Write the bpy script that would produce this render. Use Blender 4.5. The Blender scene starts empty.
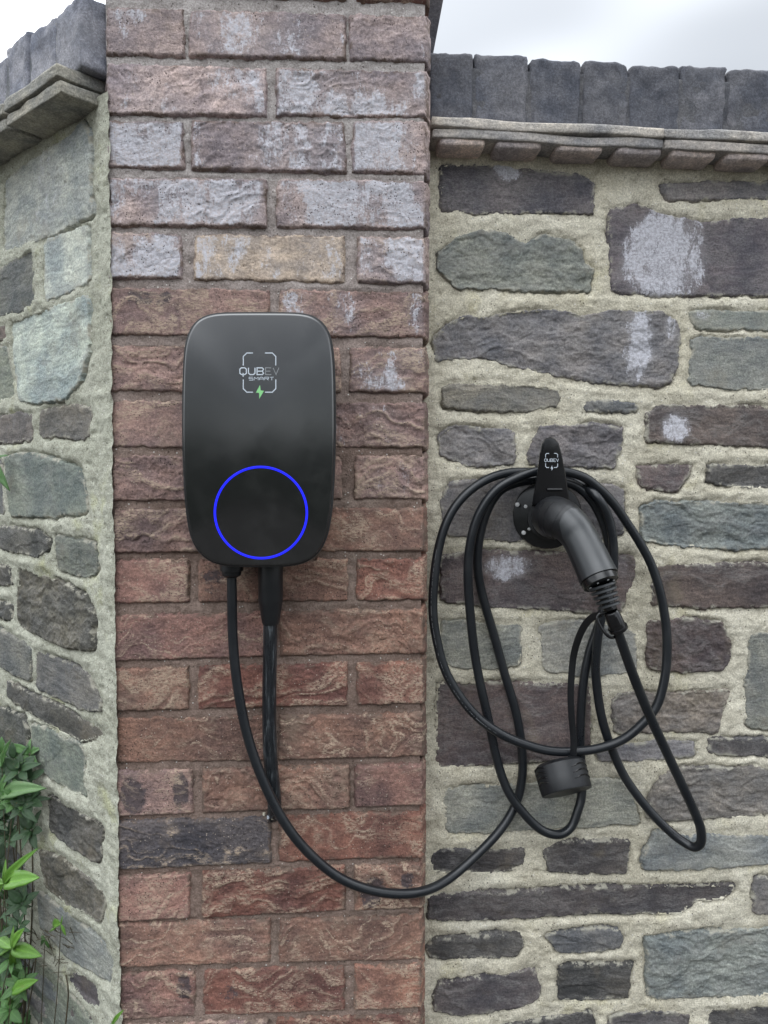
import bpy, bmesh, math, random
import numpy as np
from mathutils import Vector, Matrix, noise as mnoise
random.seed(7)
S = bpy.context.scene
COL = S.collection
R = math.radians
# ------------------------------------------------------------------ camera
CAMH = 1.42
F = 768.0
PITCH, ROLL = R(2.9), R(0.25)
cam = bpy.data.cameras.new('camera'); co = bpy.data.objects.new('camera', cam); COL.objects.link(co)
cam.sensor_fit = 'VERTICAL'; cam.sensor_height = 24.0; cam.lens = 24.0*F/1024
cam.clip_start = 0.02; cam.clip_end = 3000
co.matrix_world = Matrix.Translation((0, 0, CAMH)) @ Matrix.Rotation(R(90)-PITCH, 4, 'X') @ Matrix.Rotation(ROLL, 4, 'Z')
S.camera = co
CM = co.matrix_world.to_3x3()
def ray(px, py):
    return CM @ Vector(((px-384)/F, (512-py)/F, -1.0))
# ------------------------------------------------------------------ world, sun, exposure
SUN_AZ, SUN_EL = R(-42), R(48)        # sun behind thin cloud, beyond the left wall
sdir = Vector((math.sin(SUN_AZ)*math.cos(SUN_EL), math.cos(SUN_AZ)*math.cos(SUN_EL), math.sin(SUN_EL)))
W = bpy.data.worlds.new('World'); S.world = W; W.use_nodes = True
nt = W.node_tree; nt.nodes.clear(); L = nt.links.new
def wn(t, **k):
    n = nt.nodes.new(t)
    for a, b in k.items(): setattr(n, a, b)
    return n
def wm(op, a, b=None, c=None):
    n = wn('ShaderNodeMath', operation=op)
    for i, v in enumerate((a, b, c)):
        if v is None: continue
        if isinstance(v, (int, float)): n.inputs[i].default_value = v
        else: L(v, n.inputs[i])
    return n.outputs[0]
sky = wn('ShaderNodeTexSky', sky_type='NISHITA', sun_disc=False, sun_elevation=SUN_EL, sun_rotation=SUN_AZ)
bg1 = wn('ShaderNodeBackground'); bg1.inputs[1].default_value = 0.05; L(sky.outputs[0], bg1.inputs[0])
tc = wn('ShaderNodeTexCoord'); nrm = wn('ShaderNodeVectorMath', operation='NORMALIZE'); L(tc.outputs['Generated'], nrm.inputs[0])
sx = wn('ShaderNodeSeparateXYZ'); L(nrm.outputs[0], sx.inputs[0])
zc = wm('MAXIMUM', sx.outputs[2], 0.0)
cie = wm('MULTIPLY_ADD', zc, 1.75, 0.70)                       # overcast sky: brighter towards the zenith
mp = wn('ShaderNodeMapping'); mp.inputs['Scale'].default_value = (1, 1, 2.6); mp.inputs['Location'].default_value = (17.6, 1.9, 2.7); L(nrm.outputs[0], mp.inputs[0])
cl = wn('ShaderNodeTexNoise'); cl.inputs['Scale'].default_value = 1.1; cl.inputs['Detail'].default_value = 2.5; cl.inputs['Roughness'].default_value = .42
L(mp.outputs[0], cl.inputs['Vector'])
mr = wn('ShaderNodeMapRange', interpolation_type='SMOOTHSTEP'); L(cl.outputs[0], mr.inputs[0])
for i_, v_ in ((1, .36), (2, .64), (3, .28), (4, 1.6)): mr.inputs[i_].default_value = v_
clf = mr.outputs[0]
dt = wn('ShaderNodeVectorMath', operation='DOT_PRODUCT'); L(nrm.outputs[0], dt.inputs[0]); dt.inputs[1].default_value = sdir
gl = wm('MULTIPLY', wm('POWER', wm('MAXIMUM', dt.outputs['Value'], 0.0), 7.0), 1.9)
tot = wm('MULTIPLY', wm('ADD', cie, gl), clf)
bg2 = wn('ShaderNodeBackground'); bg2.inputs[0].default_value = (.93, .965, 1, 1); L(tot, bg2.inputs[1])
ad = wn('ShaderNodeMixShader'); ad.inputs[0].default_value = .75; L(bg1.outputs[0], ad.inputs[1]); L(bg2.outputs[0], ad.inputs[2])     # three quarters cloud cover
wo = wn('ShaderNodeOutputWorld'); L(ad.outputs[0], wo.inputs[0])
sl = bpy.data.lights.new('sun', 'SUN'); sl.energy = 1.0; sl.angle = R(25); sl.color = (1, .96, .9)
so = bpy.data.objects.new('sun', sl); COL.objects.link(so); so.rotation_euler = (-sdir).to_track_quat('-Z', 'Y').to_euler()
so.location = (0, 0, 6)
S.view_settings.view_transform = 'Standard'; S.view_settings.look = 'None'; S.view_settings.gamma = 1
S.view_settings.exposure = 1.08
# ------------------------------------------------------------------ numpy noise
def _h(i, j, s):
    n = (i*374761393 + j*668265263 + s*1274126177) & 0xffffffff
    n = ((n ^ (n >> 13))*1274126177) & 0xffffffff
    n = ((n ^ (n >> 15))*2246822519) & 0xffffffff
    return ((n ^ (n >> 16)) & 0xffffff)/float(0xffffff)
def vn(x, y, s):
    xi = np.floor(x).astype(np.int64); yi = np.floor(y).astype(np.int64)
    fx = x-xi; fy = y-yi
    fx = fx*fx*fx*(fx*(fx*6-15)+10); fy = fy*fy*fy*(fy*(fy*6-15)+10)
    a = _h(xi, yi, s); b = _h(xi+1, yi, s); c = _h(xi, yi+1, s); d = _h(xi+1, yi+1, s)
    return (a*(1-fx)+b*fx)*(1-fy)+(c*(1-fx)+d*fx)*fy
def fbm(x, y, s, o=4, g=.5):
    t = 0; a = 1; n = 0
    for k in range(o):
        t = t+a*vn(x*2**k+k*17.3, y*2**k-k*9.1, s+k*31); n += a; a *= g
    return t/n*2-1
def ridg(x, y, s, o=3):
    t = 0; a = 1; n = 0
    for k in range(o):
        t = t+a*(1-np.abs(vn(x*2**k, y*2**k, s+k*13)*2-1)); n += a; a *= .5
    return t/n
# ------------------------------------------------------------------ frames
class Frame:
    def __init__(s, O, yaw):
        s.O = Vector(O); s.yaw = yaw
        s.u = Vector((math.cos(yaw), math.sin(yaw), 0)); s.n = Vector((math.sin(yaw), -math.cos(yaw), 0))
    def uv(s, px, py, w=0.0):
        d = ray(px, py); o = Vector((0, 0, CAMH))
        t = (w-(o-s.O).dot(s.n))/d.dot(s.n); p = o+d*t-s.O
        return p.dot(s.u), p.z
    def P(s, px, py, w=0.0):
        u, v = s.uv(px, py, w); return s.O+s.u*u+s.n*w+Vector((0, 0, v))
    def at(s, u, v, w): return s.O+s.u*u+s.n*w+Vector((0, 0, v))
FP = Frame((0, 1.07, CAMH), R(2.9))
pe = FP.P(114, 473, -0.004); FL = Frame((pe.x, pe.y, CAMH), R(-40.8))
pr = FP.P(424, 473, -0.07); FR = Frame((pr.x, pr.y, CAMH), R(3.2))
# ------------------------------------------------------------------ object helpers
def tag(o, label=None, cat=None, group=None, kind=None):
    if label: o['label'] = label
    if cat: o['category'] = cat
    if group: o['group'] = group
    if kind: o['kind'] = kind
    return o
def empty(name, loc, rz=0):
    o = bpy.data.objects.new(name, None); COL.objects.link(o); o.location = loc; o.rotation_euler = (0, 0, rz)
    o.empty_display_size = .05
    return o
def link(name, me, mat=None, parent=None, loc=(0, 0, 0)):
    o = bpy.data.objects.new(name, me); COL.objects.link(o); o.location = loc
    if mat is not None and len(me.materials) == 0: me.materials.append(mat)
    if parent is not None: o.parent = parent
    return o
def meshnp(name, V, Fq, Ft=None, smooth=True, attrs=None):
    me = bpy.data.meshes.new(name); me.vertices.add(len(V)); me.vertices.foreach_set('co', np.asarray(V, np.float32).ravel())
    nq = len(Fq); ntri = 0 if Ft is None else len(Ft)
    idx = np.asarray(Fq, np.int32).ravel()
    if ntri: idx = np.concatenate([idx, np.asarray(Ft, np.int32).ravel()])
    me.loops.add(len(idx)); me.loops.foreach_set('vertex_index', idx)
    me.polygons.add(nq+ntri)
    st = np.arange(nq, dtype=np.int32)*4
    if ntri: st = np.concatenate([st, nq*4+np.arange(ntri, dtype=np.int32)*3])
    me.polygons.foreach_set('loop_start', st)
    me.polygons.foreach_set('use_smooth', np.full(nq+ntri, smooth))
    me.update(calc_edges=True)
    if attrs:
        for k, a in attrs.items():
            at = me.attributes.new(k, 'FLOAT', 'POINT'); at.data.foreach_set('value', np.asarray(a, np.float32))
    return me
def meshpy(name, V, Fc, smooth=True):
    me = bpy.data.meshes.new(name); me.from_pydata([tuple(v) for v in V], [], Fc); me.update()
    for p in me.polygons: p.use_smooth = smooth
    return me
# ------------------------------------------------------------------ materials
class MB:
    def __init__(s, name, rough=.8, spec=.5):
        s.m = bpy.data.materials.new(name); s.m.use_nodes = True; s.t = s.m.node_tree
        s.b = s.t.nodes['Principled BSDF']; s.b.inputs['Roughness'].default_value = rough
        s.b.inputs['Specular IOR Level'].default_value = spec
    def n(s, t, **k):
        n = s.t.nodes.new(t)
        for a, b in k.items(): setattr(n, a, b)
        return n
    def put(s, v, sock):
        if isinstance(v, (int, float)): sock.default_value = v
        elif isinstance(v, tuple): sock.default_value = (*v, 1) if len(sock.default_value) == 4 and len(v) == 3 else v
        else: s.t.links.new(v, sock)
    def math(s, op, a, b=None, c=None, clamp=False):
        n = s.n('ShaderNodeMath', operation=op, use_clamp=clamp)
        for i, v in enumerate((a, b, c)):
            if v is not None: s.put(v, n.inputs[i])
        return n.outputs[0]
    def mix(s, f, a, b, bt='MIX'):
        n = s.n('ShaderNodeMix', data_type='RGBA', blend_type=bt); s.put(f, n.inputs[0]); s.put(a, n.inputs[6]); s.put(b, n.inputs[7])
        return n.outputs[2]
    def ramp(s, v, a, b, lo=0.0, hi=1.0):
        n = s.n('ShaderNodeMapRange', interpolation_type='SMOOTHSTEP'); s.put(v, n.inputs[0])
        n.inputs[1].default_value = a; n.inputs[2].default_value = b; n.inputs[3].default_value = lo; n.inputs[4].default_value = hi
        return n.outputs[0]
    def noise(s, vec, sc, det=4, rough=.55, dist=0):
        n = s.n('ShaderNodeTexNoise'); n.inputs['Scale'].default_value = sc; n.inputs['Detail'].default_value = det
        n.inputs['Roughness'].default_value = rough; n.inputs['Distortion'].default_value = dist; s.put(vec, n.inputs['Vector'])
        return n.outputs[0]
    def vor(s, vec, sc, feat='F1'):
        n = s.n('ShaderNodeTexVoronoi', feature=feat); n.inputs['Scale'].default_value = sc; s.put(vec, n.inputs['Vector'])
        return n.outputs['Distance'], n.outputs.get('Color')
    def attr(s, name):
        return s.n('ShaderNodeAttribute', attribute_name=name).outputs['Fac']
    def coord(s, rnd=True, scale=(1, 1, 1)):
        tc = s.n('ShaderNodeTexCoord').outputs['Object']
        m = s.n('ShaderNodeMapping'); s.put(tc, m.inputs[0]); m.inputs['Scale'].default_value = scale
        if rnd:
            r = s.n('ShaderNodeObjectInfo').outputs['Random']
            c = s.n('ShaderNodeCombineXYZ'); s.put(s.math('MULTIPLY', r, 37.0), c.inputs[0]); s.put(s.math('MULTIPLY', r, 91.0), c.inputs[1]); s.put(s.math('MULTIPLY', r, 13.0), c.inputs[2])
            s.put(c.outputs[0], m.inputs['Location'])
        return m.outputs[0]
    def bump(s, h, dist, strength=1.0, prev=None):
        n = s.n('ShaderNodeBump'); n.inputs['Strength'].default_value = strength; n.inputs['Distance'].default_value = dist
        s.put(h, n.inputs['Height'])
        if prev is not None: s.put(prev, n.inputs['Normal'])
        return n.outputs[0]
    def out(s, col, nrm=None, rough=None):
        s.put(col, s.b.inputs['Base Color'])
        if nrm is not None: s.put(nrm, s.b.inputs['Normal'])
        if rough is not None: s.put(rough, s.b.inputs['Roughness'])
        return s.m
def rock_mat(name, strat, grain, streakcol, edgecol, streak_amt):
    m = MB(name, .88, .3); v = m.coord(True); vs = m.coord(True, (1, 1, strat))
    oi = m.n('ShaderNodeObjectInfo'); base = oi.outputs['Color']
    n1 = m.noise(v, 13, 5, .6); n2 = m.noise(vs, 45, 8, .72, .4); n3 = m.noise(v, 330, 4, .75); n4 = m.noise(v, 1100, 2, .6)
    c = m.mix(1.0, base, m.mix(m.ramp(n1, .32, .68), (.70, .71, .74), (1.28, 1.20, 1.10)), 'MULTIPLY')
    c = m.mix(1.0, c, m.mix(m.ramp(n2, .34, .68), (.76, .76, .77), (1.24, 1.22, 1.19)), 'MULTIPLY')
    c = m.mix(1.0, c, m.mix(m.ramp(n3, .36, .66), (.74, .74, .74), (1.26, 1.26, 1.26)), 'MULTIPLY')
    c = m.mix(1.0, c, m.mix(m.ramp(n4, .4, .68), (.88, .88, .88), (1.15, 1.15, 1.15)), 'MULTIPLY')
    # rusty and green-grey blotches
    c = m.mix(m.ramp(m.noise(v, 8, 5, .7), .56, .70, 0, .35), c, (.20, .165, .115) if name == 'slate_stone' else (.12, .12, .13) if name == 'blue_brick' else (.30, .23, .17))
    # burnt patches of single bricks
    c = m.mix(m.math('MULTIPLY', m.ramp(m.math('ADD', m.attr('burn'), m.math('MULTIPLY', m.math('SUBTRACT', m.noise(v, 38, 7, .8), .5), 3.4)), .4, .75), .8), c, (.055, .05, .058))
    # sandy creases follow the folded relief of the face
    rg = m.math('MULTIPLY', m.ramp(m.attr('ridge'), .45, .8), m.ramp(m.noise(v, 22, 3), .32, .5))
    gr = m.ramp(m.noise(vs, 200, 4, .8), .42, .56)
    c = m.mix(m.math('MULTIPLY', m.math('MULTIPLY', rg, gr), streak_amt), c, streakcol)
    # mortar smears along the edges
    e = m.math('MULTIPLY', m.ramp(m.attr('edge'), .12, .7), m.ramp(m.noise(v, 48, 7, .75), .50, .56))
    c = m.mix(m.math('MULTIPLY', e, .85), c, m.mix(m.noise(v, 300, 3), edgecol, tuple(q*.7 for q in edgecol)))
    # lime bloom: ragged, washed downward
    wt = m.attr('white'); gp = m.n('ShaderNodeNewGeometry').outputs['Position']; mpp = m.n('ShaderNodeMapping'); m.put(gp, mpp.inputs[0]); mpp.inputs['Scale'].default_value = (1, 1, .4); vd = mpp.outputs[0]
    rag = m.math('MULTIPLY', m.math('SUBTRACT', m.noise(vd, 48, 8, .8), .5), 3.6)
    wmask = m.ramp(m.math('ADD', m.math('ADD', wt, rag), m.math('MULTIPLY', m.math('SUBTRACT', n3, .5), .9)), .48, .80)
    wmask = m.math('MULTIPLY', wmask, m.ramp(wt, .02, .25))
    c = m.mix(m.math('MULTIPLY', wmask, m.ramp(m.noise(v, 260, 5, .8), .40, .58, .35, .95)), c, (.57, .57, .625))
    c = m.mix(m.math('MULTIPLY', m.ramp(wt, .0, 1.0), .28), c, (.46, .45, .47))
    h = m.math('ADD', m.math('MULTIPLY', n2, 1.3), m.math('MULTIPLY', n3, 1.0)); h = m.math('ADD', h, m.math('MULTIPLY', n4, .3))
    if name == 'brick_clay':
        d, cc = m.vor(v, 330); sc = m.n('ShaderNodeSeparateColor'); m.put(cc, sc.inputs[0]); sp = m.ramp(d, .32, .16)
        c = m.mix(m.math('MULTIPLY', sp, m.ramp(sc.outputs[0], .86, .9)), c, (.42, .35, .29))
        c = m.mix(m.math('MULTIPLY', sp, m.ramp(sc.outputs[1], .84, .88)), c, (.05, .035, .032))
        h = m.math('SUBTRACT', h, m.math('MULTIPLY', sp, m.math('MULTIPLY', m.ramp(sc.outputs[1], .84, .88), .9)))
    gv = m.math('MULTIPLY_ADD', m.math('FRACT', m.math('MULTIPLY', oi.outputs['Random'], 7.3)), .9, .45)
    return m.out(c, m.bump(m.math('MULTIPLY', h, gv), grain*.95, 1.0))
def mortar_mat(name, c1, c2, c3, dark, top=None):
    m = MB(name, .95, .2); v = m.coord(False); vs = m.coord(False, (1, 1, 1.8))
    n1 = m.noise(v, 7, 5, .6); n2 = m.noise(vs, 38, 8, .72, .3); n3 = m.noise(v, 420, 3, .75)
    c = m.mix(m.ramp(n1, .32, .68), c1, c2); c = m.mix(m.math('MULTIPLY', m.ramp(m.noise(v, 9, 5, .65), .55, .70), .7), c, c3)
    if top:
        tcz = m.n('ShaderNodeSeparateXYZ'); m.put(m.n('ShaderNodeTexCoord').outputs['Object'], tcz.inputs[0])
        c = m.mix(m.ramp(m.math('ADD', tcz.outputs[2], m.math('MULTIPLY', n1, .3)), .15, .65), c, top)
    c = m.mix(1.0, c, m.mix(m.ramp(n2, .34, .66), (.82, .81, .80), (1.14, 1.14, 1.14)), 'MULTIPLY')
    c = m.mix(1.0, c, m.mix(m.ramp(n3, .36, .66), (.76, .75, .73), (1.22, 1.22, 1.22)), 'MULTIPLY')
    d, cc = m.vor(v, 260); sp = m.ramp(d, .3, .18)
    sc = m.n('ShaderNodeSeparateColor'); m.put(cc, sc.inputs[0])
    c = m.mix(m.math('MULTIPLY', sp, m.ramp(sc.outputs[0], .90, .93)), c, (.66, .64, .6))
    c = m.mix(m.math('MULTIPLY', sp, m.ramp(sc.outputs[1], .90, .93)), c, (.08, .07, .06))
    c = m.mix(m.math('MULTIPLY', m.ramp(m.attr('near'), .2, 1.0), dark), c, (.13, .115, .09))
    d2, cc2 = m.vor(v, 95); pit = m.ramp(d2, .16, .06); sc2 = m.n('ShaderNodeSeparateColor'); m.put(cc2, sc2.inputs[0])
    pit = m.math('MULTIPLY', pit, m.ramp(sc2.outputs[0], .8, .82))
    h = m.math('ADD', m.math('MULTIPLY', n2, 1.5), n3); h = m.math('ADD', h, m.math('MULTIPLY', sp, m.math('MULTIPLY', sc.outputs[2], .5))); h = m.math('SUBTRACT', h, m.math('MULTIPLY', pit, 1.6))
    return m.out(c, m.bump(h, .0012, 1.0))
M = {}
M['brick'] = rock_mat('brick_clay', 2.2, .0016, (.50, .39, .29), (.17, .125, .10), .75)
M['stone'] = rock_mat('slate_stone', 3.5, .0013, (.30, .29, .28), (.44, .42, .35), .3)
M['coping'] = rock_mat('blue_brick', 1.2, .0008, (.2, .2, .2), (.25, .24, .22), .2)
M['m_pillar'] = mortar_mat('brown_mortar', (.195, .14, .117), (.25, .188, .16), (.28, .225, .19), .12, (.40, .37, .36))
M['m_right'] = mortar_mat('cream_mortar', (.52, .485, .385), (.60, .57, .475), (.55, .51, .34), .45)
M['m_left'] = mortar_mat('pale_green_mortar', (.37, .375, .305), (.47, .475, .40), (.38, .385, .22), .45)
def plastic(name, col, rough, spec=.5, sc=900, bd=.00006, dust=.0):
    m = MB(name, rough, spec); v = m.coord(False)
    n = m.noise(v, sc, 3); d = m.noise(v, 25, 5, .65)
    c = m.mix(m.math('MULTIPLY', m.ramp(d, .45, .75), dust), col, (.12, .12, .115))
    return m.out(c, m.bump(n, bd), m.ramp(d, .3, .7, rough*.85, min(1, rough*1.2)))
M['box'] = plastic('charger_gloss_black', (.003, .0034, .0045), .25, .2, 1500, .00001, .08)
M['box'].node_tree.nodes['Principled BSDF'].inputs['Coat Weight'].default_value = 1.0
M['box'].node_tree.nodes['Principled BSDF'].inputs['Coat IOR'].default_value = 1.95
M['box'].node_tree.nodes['Principled BSDF'].inputs['Coat Roughness'].default_value = .13
M['trim'] = plastic('charger_matte_trim', (.014, .015, .016), .38, .5, 900, .00005, .06)
M['rubber'] = plastic('black_rubber', (.010, .011, .013), .40, .45, 700, .0001, .05)
M['cord'] = plastic('cord_rubber', (.010, .012, .015), .31, .5, 500, .00008, .05)
m = MB('scuffed_sheath', .3, .5); v = m.coord(False, (1, 1, .07)); nn_ = m.noise(v, 330, 5, .7); n2_ = m.noise(m.coord(False), 30, 4)
M['sheath'] = m.out(m.mix(m.math('MULTIPLY', m.ramp(nn_, .52, .62), m.ramp(n2_, .35, .6)), (.010, .012, .015), (.10, .115, .125)), m.bump(nn_, .0004), m.ramp(nn_, .3, .7, .22, .5))
M['hook'] = plastic('gloss_black', (.007, .007, .008), .20, .5, 1200, .00002, .02)
M['grip'] = plastic('grip_grey', (.020, .023, .026), .36, .7, 700, .00006, .06)
M['screw'] = plastic('screw_steel', (.6, .6, .6), .4, .5)
M['print'] = plastic('pale_print', (.55, .6, .66), .5, .3)
M['print2'] = plastic('grey_print', (.24, .25, .26), .5, .3)
M['bolt'] = plastic('green_print', (.25, .6, .25), .5, .3)
m = MB('ring_light', .5); m.put((.005, .005, .05), m.b.inputs['Base Color']); m.put((.012, .016, 1.0), m.b.inputs['Emission Color']); m.b.inputs['Emission Strength'].default_value = .8; m.b.inputs['Specular IOR Level'].default_value = 0.1; M['ring'] = m.m
def leaf_mat():
    m = MB('leaf_green', .42, .5); v = m.coord(True)
    base = m.n('ShaderNodeObjectInfo').outputs['Color']
    n = m.noise(v, 60, 4); c = m.mix(1.0, base, m.mix(n, (.6, .65, .6), (1.35, 1.3, 1.2)), 'MULTIPLY')
    c = m.mix(m.math('MULTIPLY', m.ramp(m.attr('rib'), .75, 1), .6), c, m.mix(1.0, c, (1.7, 1.6, 1.5), 'MULTIPLY')); c = m.mix(m.ramp(m.noise(v, 7, 3), .62, .72, 0, .5), c, (.16, .12, .04))
    m.b.inputs['Transmission Weight'].default_value = 0.0; m.b.inputs['Subsurface Weight'].default_value = .0
    return m.out(c, m.bump(m.noise(v, 300, 2), .0003))
M['leaf'] = leaf_mat()
m = MB('stem_bark', .8); v = m.coord(); M['stem'] = m.out(m.mix(m.noise(v, 90), (.03, .026, .015), (.10, .08, .045)), m.bump(m.noise(v, 300), .0005))
m = MB('gravel_ground', .95, .2); v = m.coord(False); n = m.noise(v, 40, 8, .7); d, cc = m.vor(v, 45)
M['ground'] = m.out(m.mix(m.ramp(n, .3, .7), (.03, .029, .027), (.065, .062, .056)), m.bump(d, .02))
# ------------------------------------------------------------------ heightfield stones
def sdf(PX, PY, poly):
    p = np.array(poly); q = np.roll(p, -1, 0); best = np.full(PX.shape, 1e9); ins = np.zeros(PX.shape, bool)
    for (ax, ay), (bx, by) in zip(p, q):
        ex, ey = bx-ax, by-ay; wx, wy = PX-ax, PY-ay
        t = np.clip((wx*ex+wy*ey)/(ex*ex+ey*ey+1e-12), 0, 1)
        best = np.minimum(best, (wx-t*ex)**2+(wy-t*ey)**2)
        c = ((ay > PY) != (by > PY)) & (PX < (bx-ax)*(PY-ay)/((by-ay) if by != ay else 1e-12)+ax)
        ins ^= c
    return np.where(ins, 1, -1)*np.sqrt(best)
def chaikin(poly, k=1, f=.25):
    for _ in range(k):
        o = []
        for i in range(len(poly)):
            a, b = poly[i], poly[(i+1) % len(poly)]
            o += [(a[0]*(1-f)+b[0]*f, a[1]*(1-f)+b[1]*f), (a[0]*f+b[0]*(1-f), a[1]*f+b[1]*(1-f))]
        poly = o
    return poly
class WallBuild:
    """collects the pieces of one wall, then lays the mortar bed between them"""
    def __init__(s, fr, root): s.fr = fr; s.root = root; s.polys = []
    def piece(s, name, poly, seed, mat, col, h, rr, wob, relief, kind, depth=.09, sp=.002, white=(), amt=0, label=None, tilt=.0, topw=0, burn=(), streak=1.0):
        us = [p[0] for p in poly]; vs = [p[1] for p in poly]
        cu, cv = sum(us)/len(us), sum(vs)/len(vs)
        U = np.arange(min(us)-.008, max(us)+.008, sp); V = np.arange(min(vs)-.008, max(vs)+.008, sp)
        GU, GV = np.meshgrid(U, V)
        d = sdf(GU, GV, poly)
        wv = fbm(GU*60, GV*60, seed, 3)*wob+fbm(GU*230, GV*230, seed+5, 3)*wob*.7
        if topw: wv = wv-np.clip((GV-cv)/(max(vs)-cv+1e-6), 0, 1)**3*np.abs(fbm(GU*90, GV*40, seed+9, 3))*topw
        d = d+wv+(.0013 if kind == 'brick' else .0008)
        s.polys.append((poly, seed, wob, topw, cv, max(vs)))
        t = np.clip(d/rr, 0, 1); prof = np.sqrt(1-(1-t)**2)
        z = h*prof
        wx = fbm(GU*18, GV*18, seed+20, 3)*.03; wy = fbm(GU*18+9, GV*18, seed+21, 3)*.03
        if kind == 'brick':
            rg = ridg((GU+wx)*26, (GV+wy)*75, seed+30, 4)
            ang = random.uniform(-.35, .35); rg = ridg((GU+wx*1.6+GV*ang*2)*13, (GV+wy*1.4+GU*ang)*58, seed+30, 3); rel = (rg-.5)*1.5+fbm(GU*34, GV*40, seed+33, 3)*.75
            rel = rel+fbm(GU*150, GV*150, seed+34, 2)*.32
        elif kind == 'slate':
            rg = ridg((GU+wx)*9, (GV+wy)*70, seed+30, 4)
            rel = (rg-.5)*.7+fbm(GU*14, GV*40, seed+33, 5)*.9
            st = vn((GU+wx)*5, (GV+wy*.6)*55, seed+40); rel = rel+np.round(st*4)/4*.8-.4
        else:
            rg = ridg((GU+wx)*22, (GV+wy)*60, seed+30, 4)
            rel = (rg-.5)*1.2+fbm(GU*35, GV*60, seed+33, 5)*1.1+fbm(GU*170, GV*170, seed+34, 2)*.4
            st = vn((GU+wx)*12, (GV+wy)*40, seed+40); rel = rel+np.round(st*3)/3*.8-.4
        cr_n = fbm((GU+wx*1.2)*(24 if kind == 'brick' else 9), (GV+wy)*(60 if kind == 'brick' else 42), seed+70, 3)
        cr = np.exp(-np.abs(cr_n)/.035)*np.clip(fbm(GU*20, GV*20, seed+71, 2)*2.5+.25, 0, 1)
        rel = rel*1.15-cr*(1.0 if kind != 'slate' else .8)+fbm(GU*330, GV*330, seed+72, 2)*.28
        if kind != 'brick':
            rs = random.Random(seed)
            for _ in range(3 if kind == 'rough' else 2):
                an = rs.uniform(-.5, .5)+(math.pi/2 if rs.random() < .8 else 0); ou, ov = rs.uniform(min(us), max(us)), rs.uniform(min(vs), max(vs))
                q_ = (GU-ou)*math.cos(an)+(GV-ov)*math.sin(an)+wy*1.0+fbm(GU*70, GV*70, seed+80, 3)*.003
                rel = rel+(1/(1+np.exp(-np.clip(q_/.0006, -30, 30)))-.5)*rs.choice((-1, 1))*rs.uniform(.5, 1.1)
        tu, tv = (random.random()-.5)*tilt, (random.random()-.5)*tilt
        z = z+relief*rel*np.clip(d/.004, 0, 1)+(GU-cu)*tu+(GV-cv)*tv
        z = np.where(d < 0, d*2.2, z)
        keep = d > -.007
        q = keep[:-1, :-1] & keep[1:, :-1] & keep[:-1, 1:] & keep[1:, 1:]
        nU = len(U); jj, ii = np.nonzero(q)
        a = jj*nU+ii; quads = np.stack([a, a+1, a+nU+1, a+nU], 1)
        # boundary -> walls going back into the bed
        e = np.concatenate([quads[:, [0, 1]], quads[:, [1, 2]], quads[:, [2, 3]], quads[:, [3, 0]]])
        key = e[:, 0]*(nU*len(V))+e[:, 1]; rev = e[:, 1]*(nU*len(V))+e[:, 0]
        bd = e[~np.isin(key, rev)]
        used = np.unique(quads); remap = np.full(nU*len(V), -1); remap[used] = np.arange(len(used))
        X = (GU-cu).ravel()[used]; Z = (GV-cv).ravel()[used]; Y = -z.ravel()[used]
        bv = np.unique(bd); rb = np.full(nU*len(V), -1); rb[bv] = len(used)+np.arange(len(bv))
        X = np.concatenate([X, (GU-cu).ravel()[bv]]); Z = np.concatenate([Z, (GV-cv).ravel()[bv]]); Y = np.concatenate([Y, np.full(len(bv), depth)])
        side = np.stack([remap[bd[:, 1]], remap[bd[:, 0]], rb[bd[:, 0]], rb[bd[:, 1]]], 1)
        Q = np.concatenate([remap[quads], side])
        wh = np.full(GU.shape, 0.0)
        if amt: wh = wh+amt*np.clip(.6+fbm(GU*14, GV*9, 60, 3)*1.5, 0, 1.1)*np.clip(d/.006, 0, 1)
        for (wu, wvv, ru, rv, st) in white:
            dd = ((GU-wu+wx*.25)/ru)**2+((GV-wvv+wy*.25)/rv)**2
            wh = np.maximum(wh, st*.95*np.clip(1.25-.8*dd, 0, 1))
        ed = np.exp(-np.clip(d, 0, 1)/.0045)
        pad = np.zeros(len(bv))
        bu = np.zeros(GU.shape)
        for (wu, wvv, ru, rv, st) in burn: bu = np.maximum(bu, st*np.clip(1.4-((GU-wu)/ru)**2-((GV-wvv)/rv)**2, 0, 1))
        if streak > 1:
            a1 = fbm((GU+wx*2.2)*6, (GV+wy*1.6)*34, seed+90, 3); a2 = fbm((GU+wx*2.2)*11, (GV+wy*1.8)*52, seed+95, 3)
            vein = np.maximum(np.exp(-np.abs(a1)/.07), .8*np.exp(-np.abs(a2)/.05))*np.clip(fbm(GU*15, GV*24, seed+97, 2)*2+.7, 0, 1)
            rg = np.maximum(rg*.75, vein*streak)/streak
        at = {k: np.concatenate([x.ravel()[used], pad]) for k, x in (('ridge', rg*streak), ('white', wh), ('edge', ed), ('burn', bu))}
        me = meshnp(name, np.stack([X, Y, Z], 1), Q, attrs=at)
        o = link(name, me, mat, s.root, (cu, 0, cv)); o.color = (*col, 1)
        if label: o['label'] = label
        return o
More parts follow.
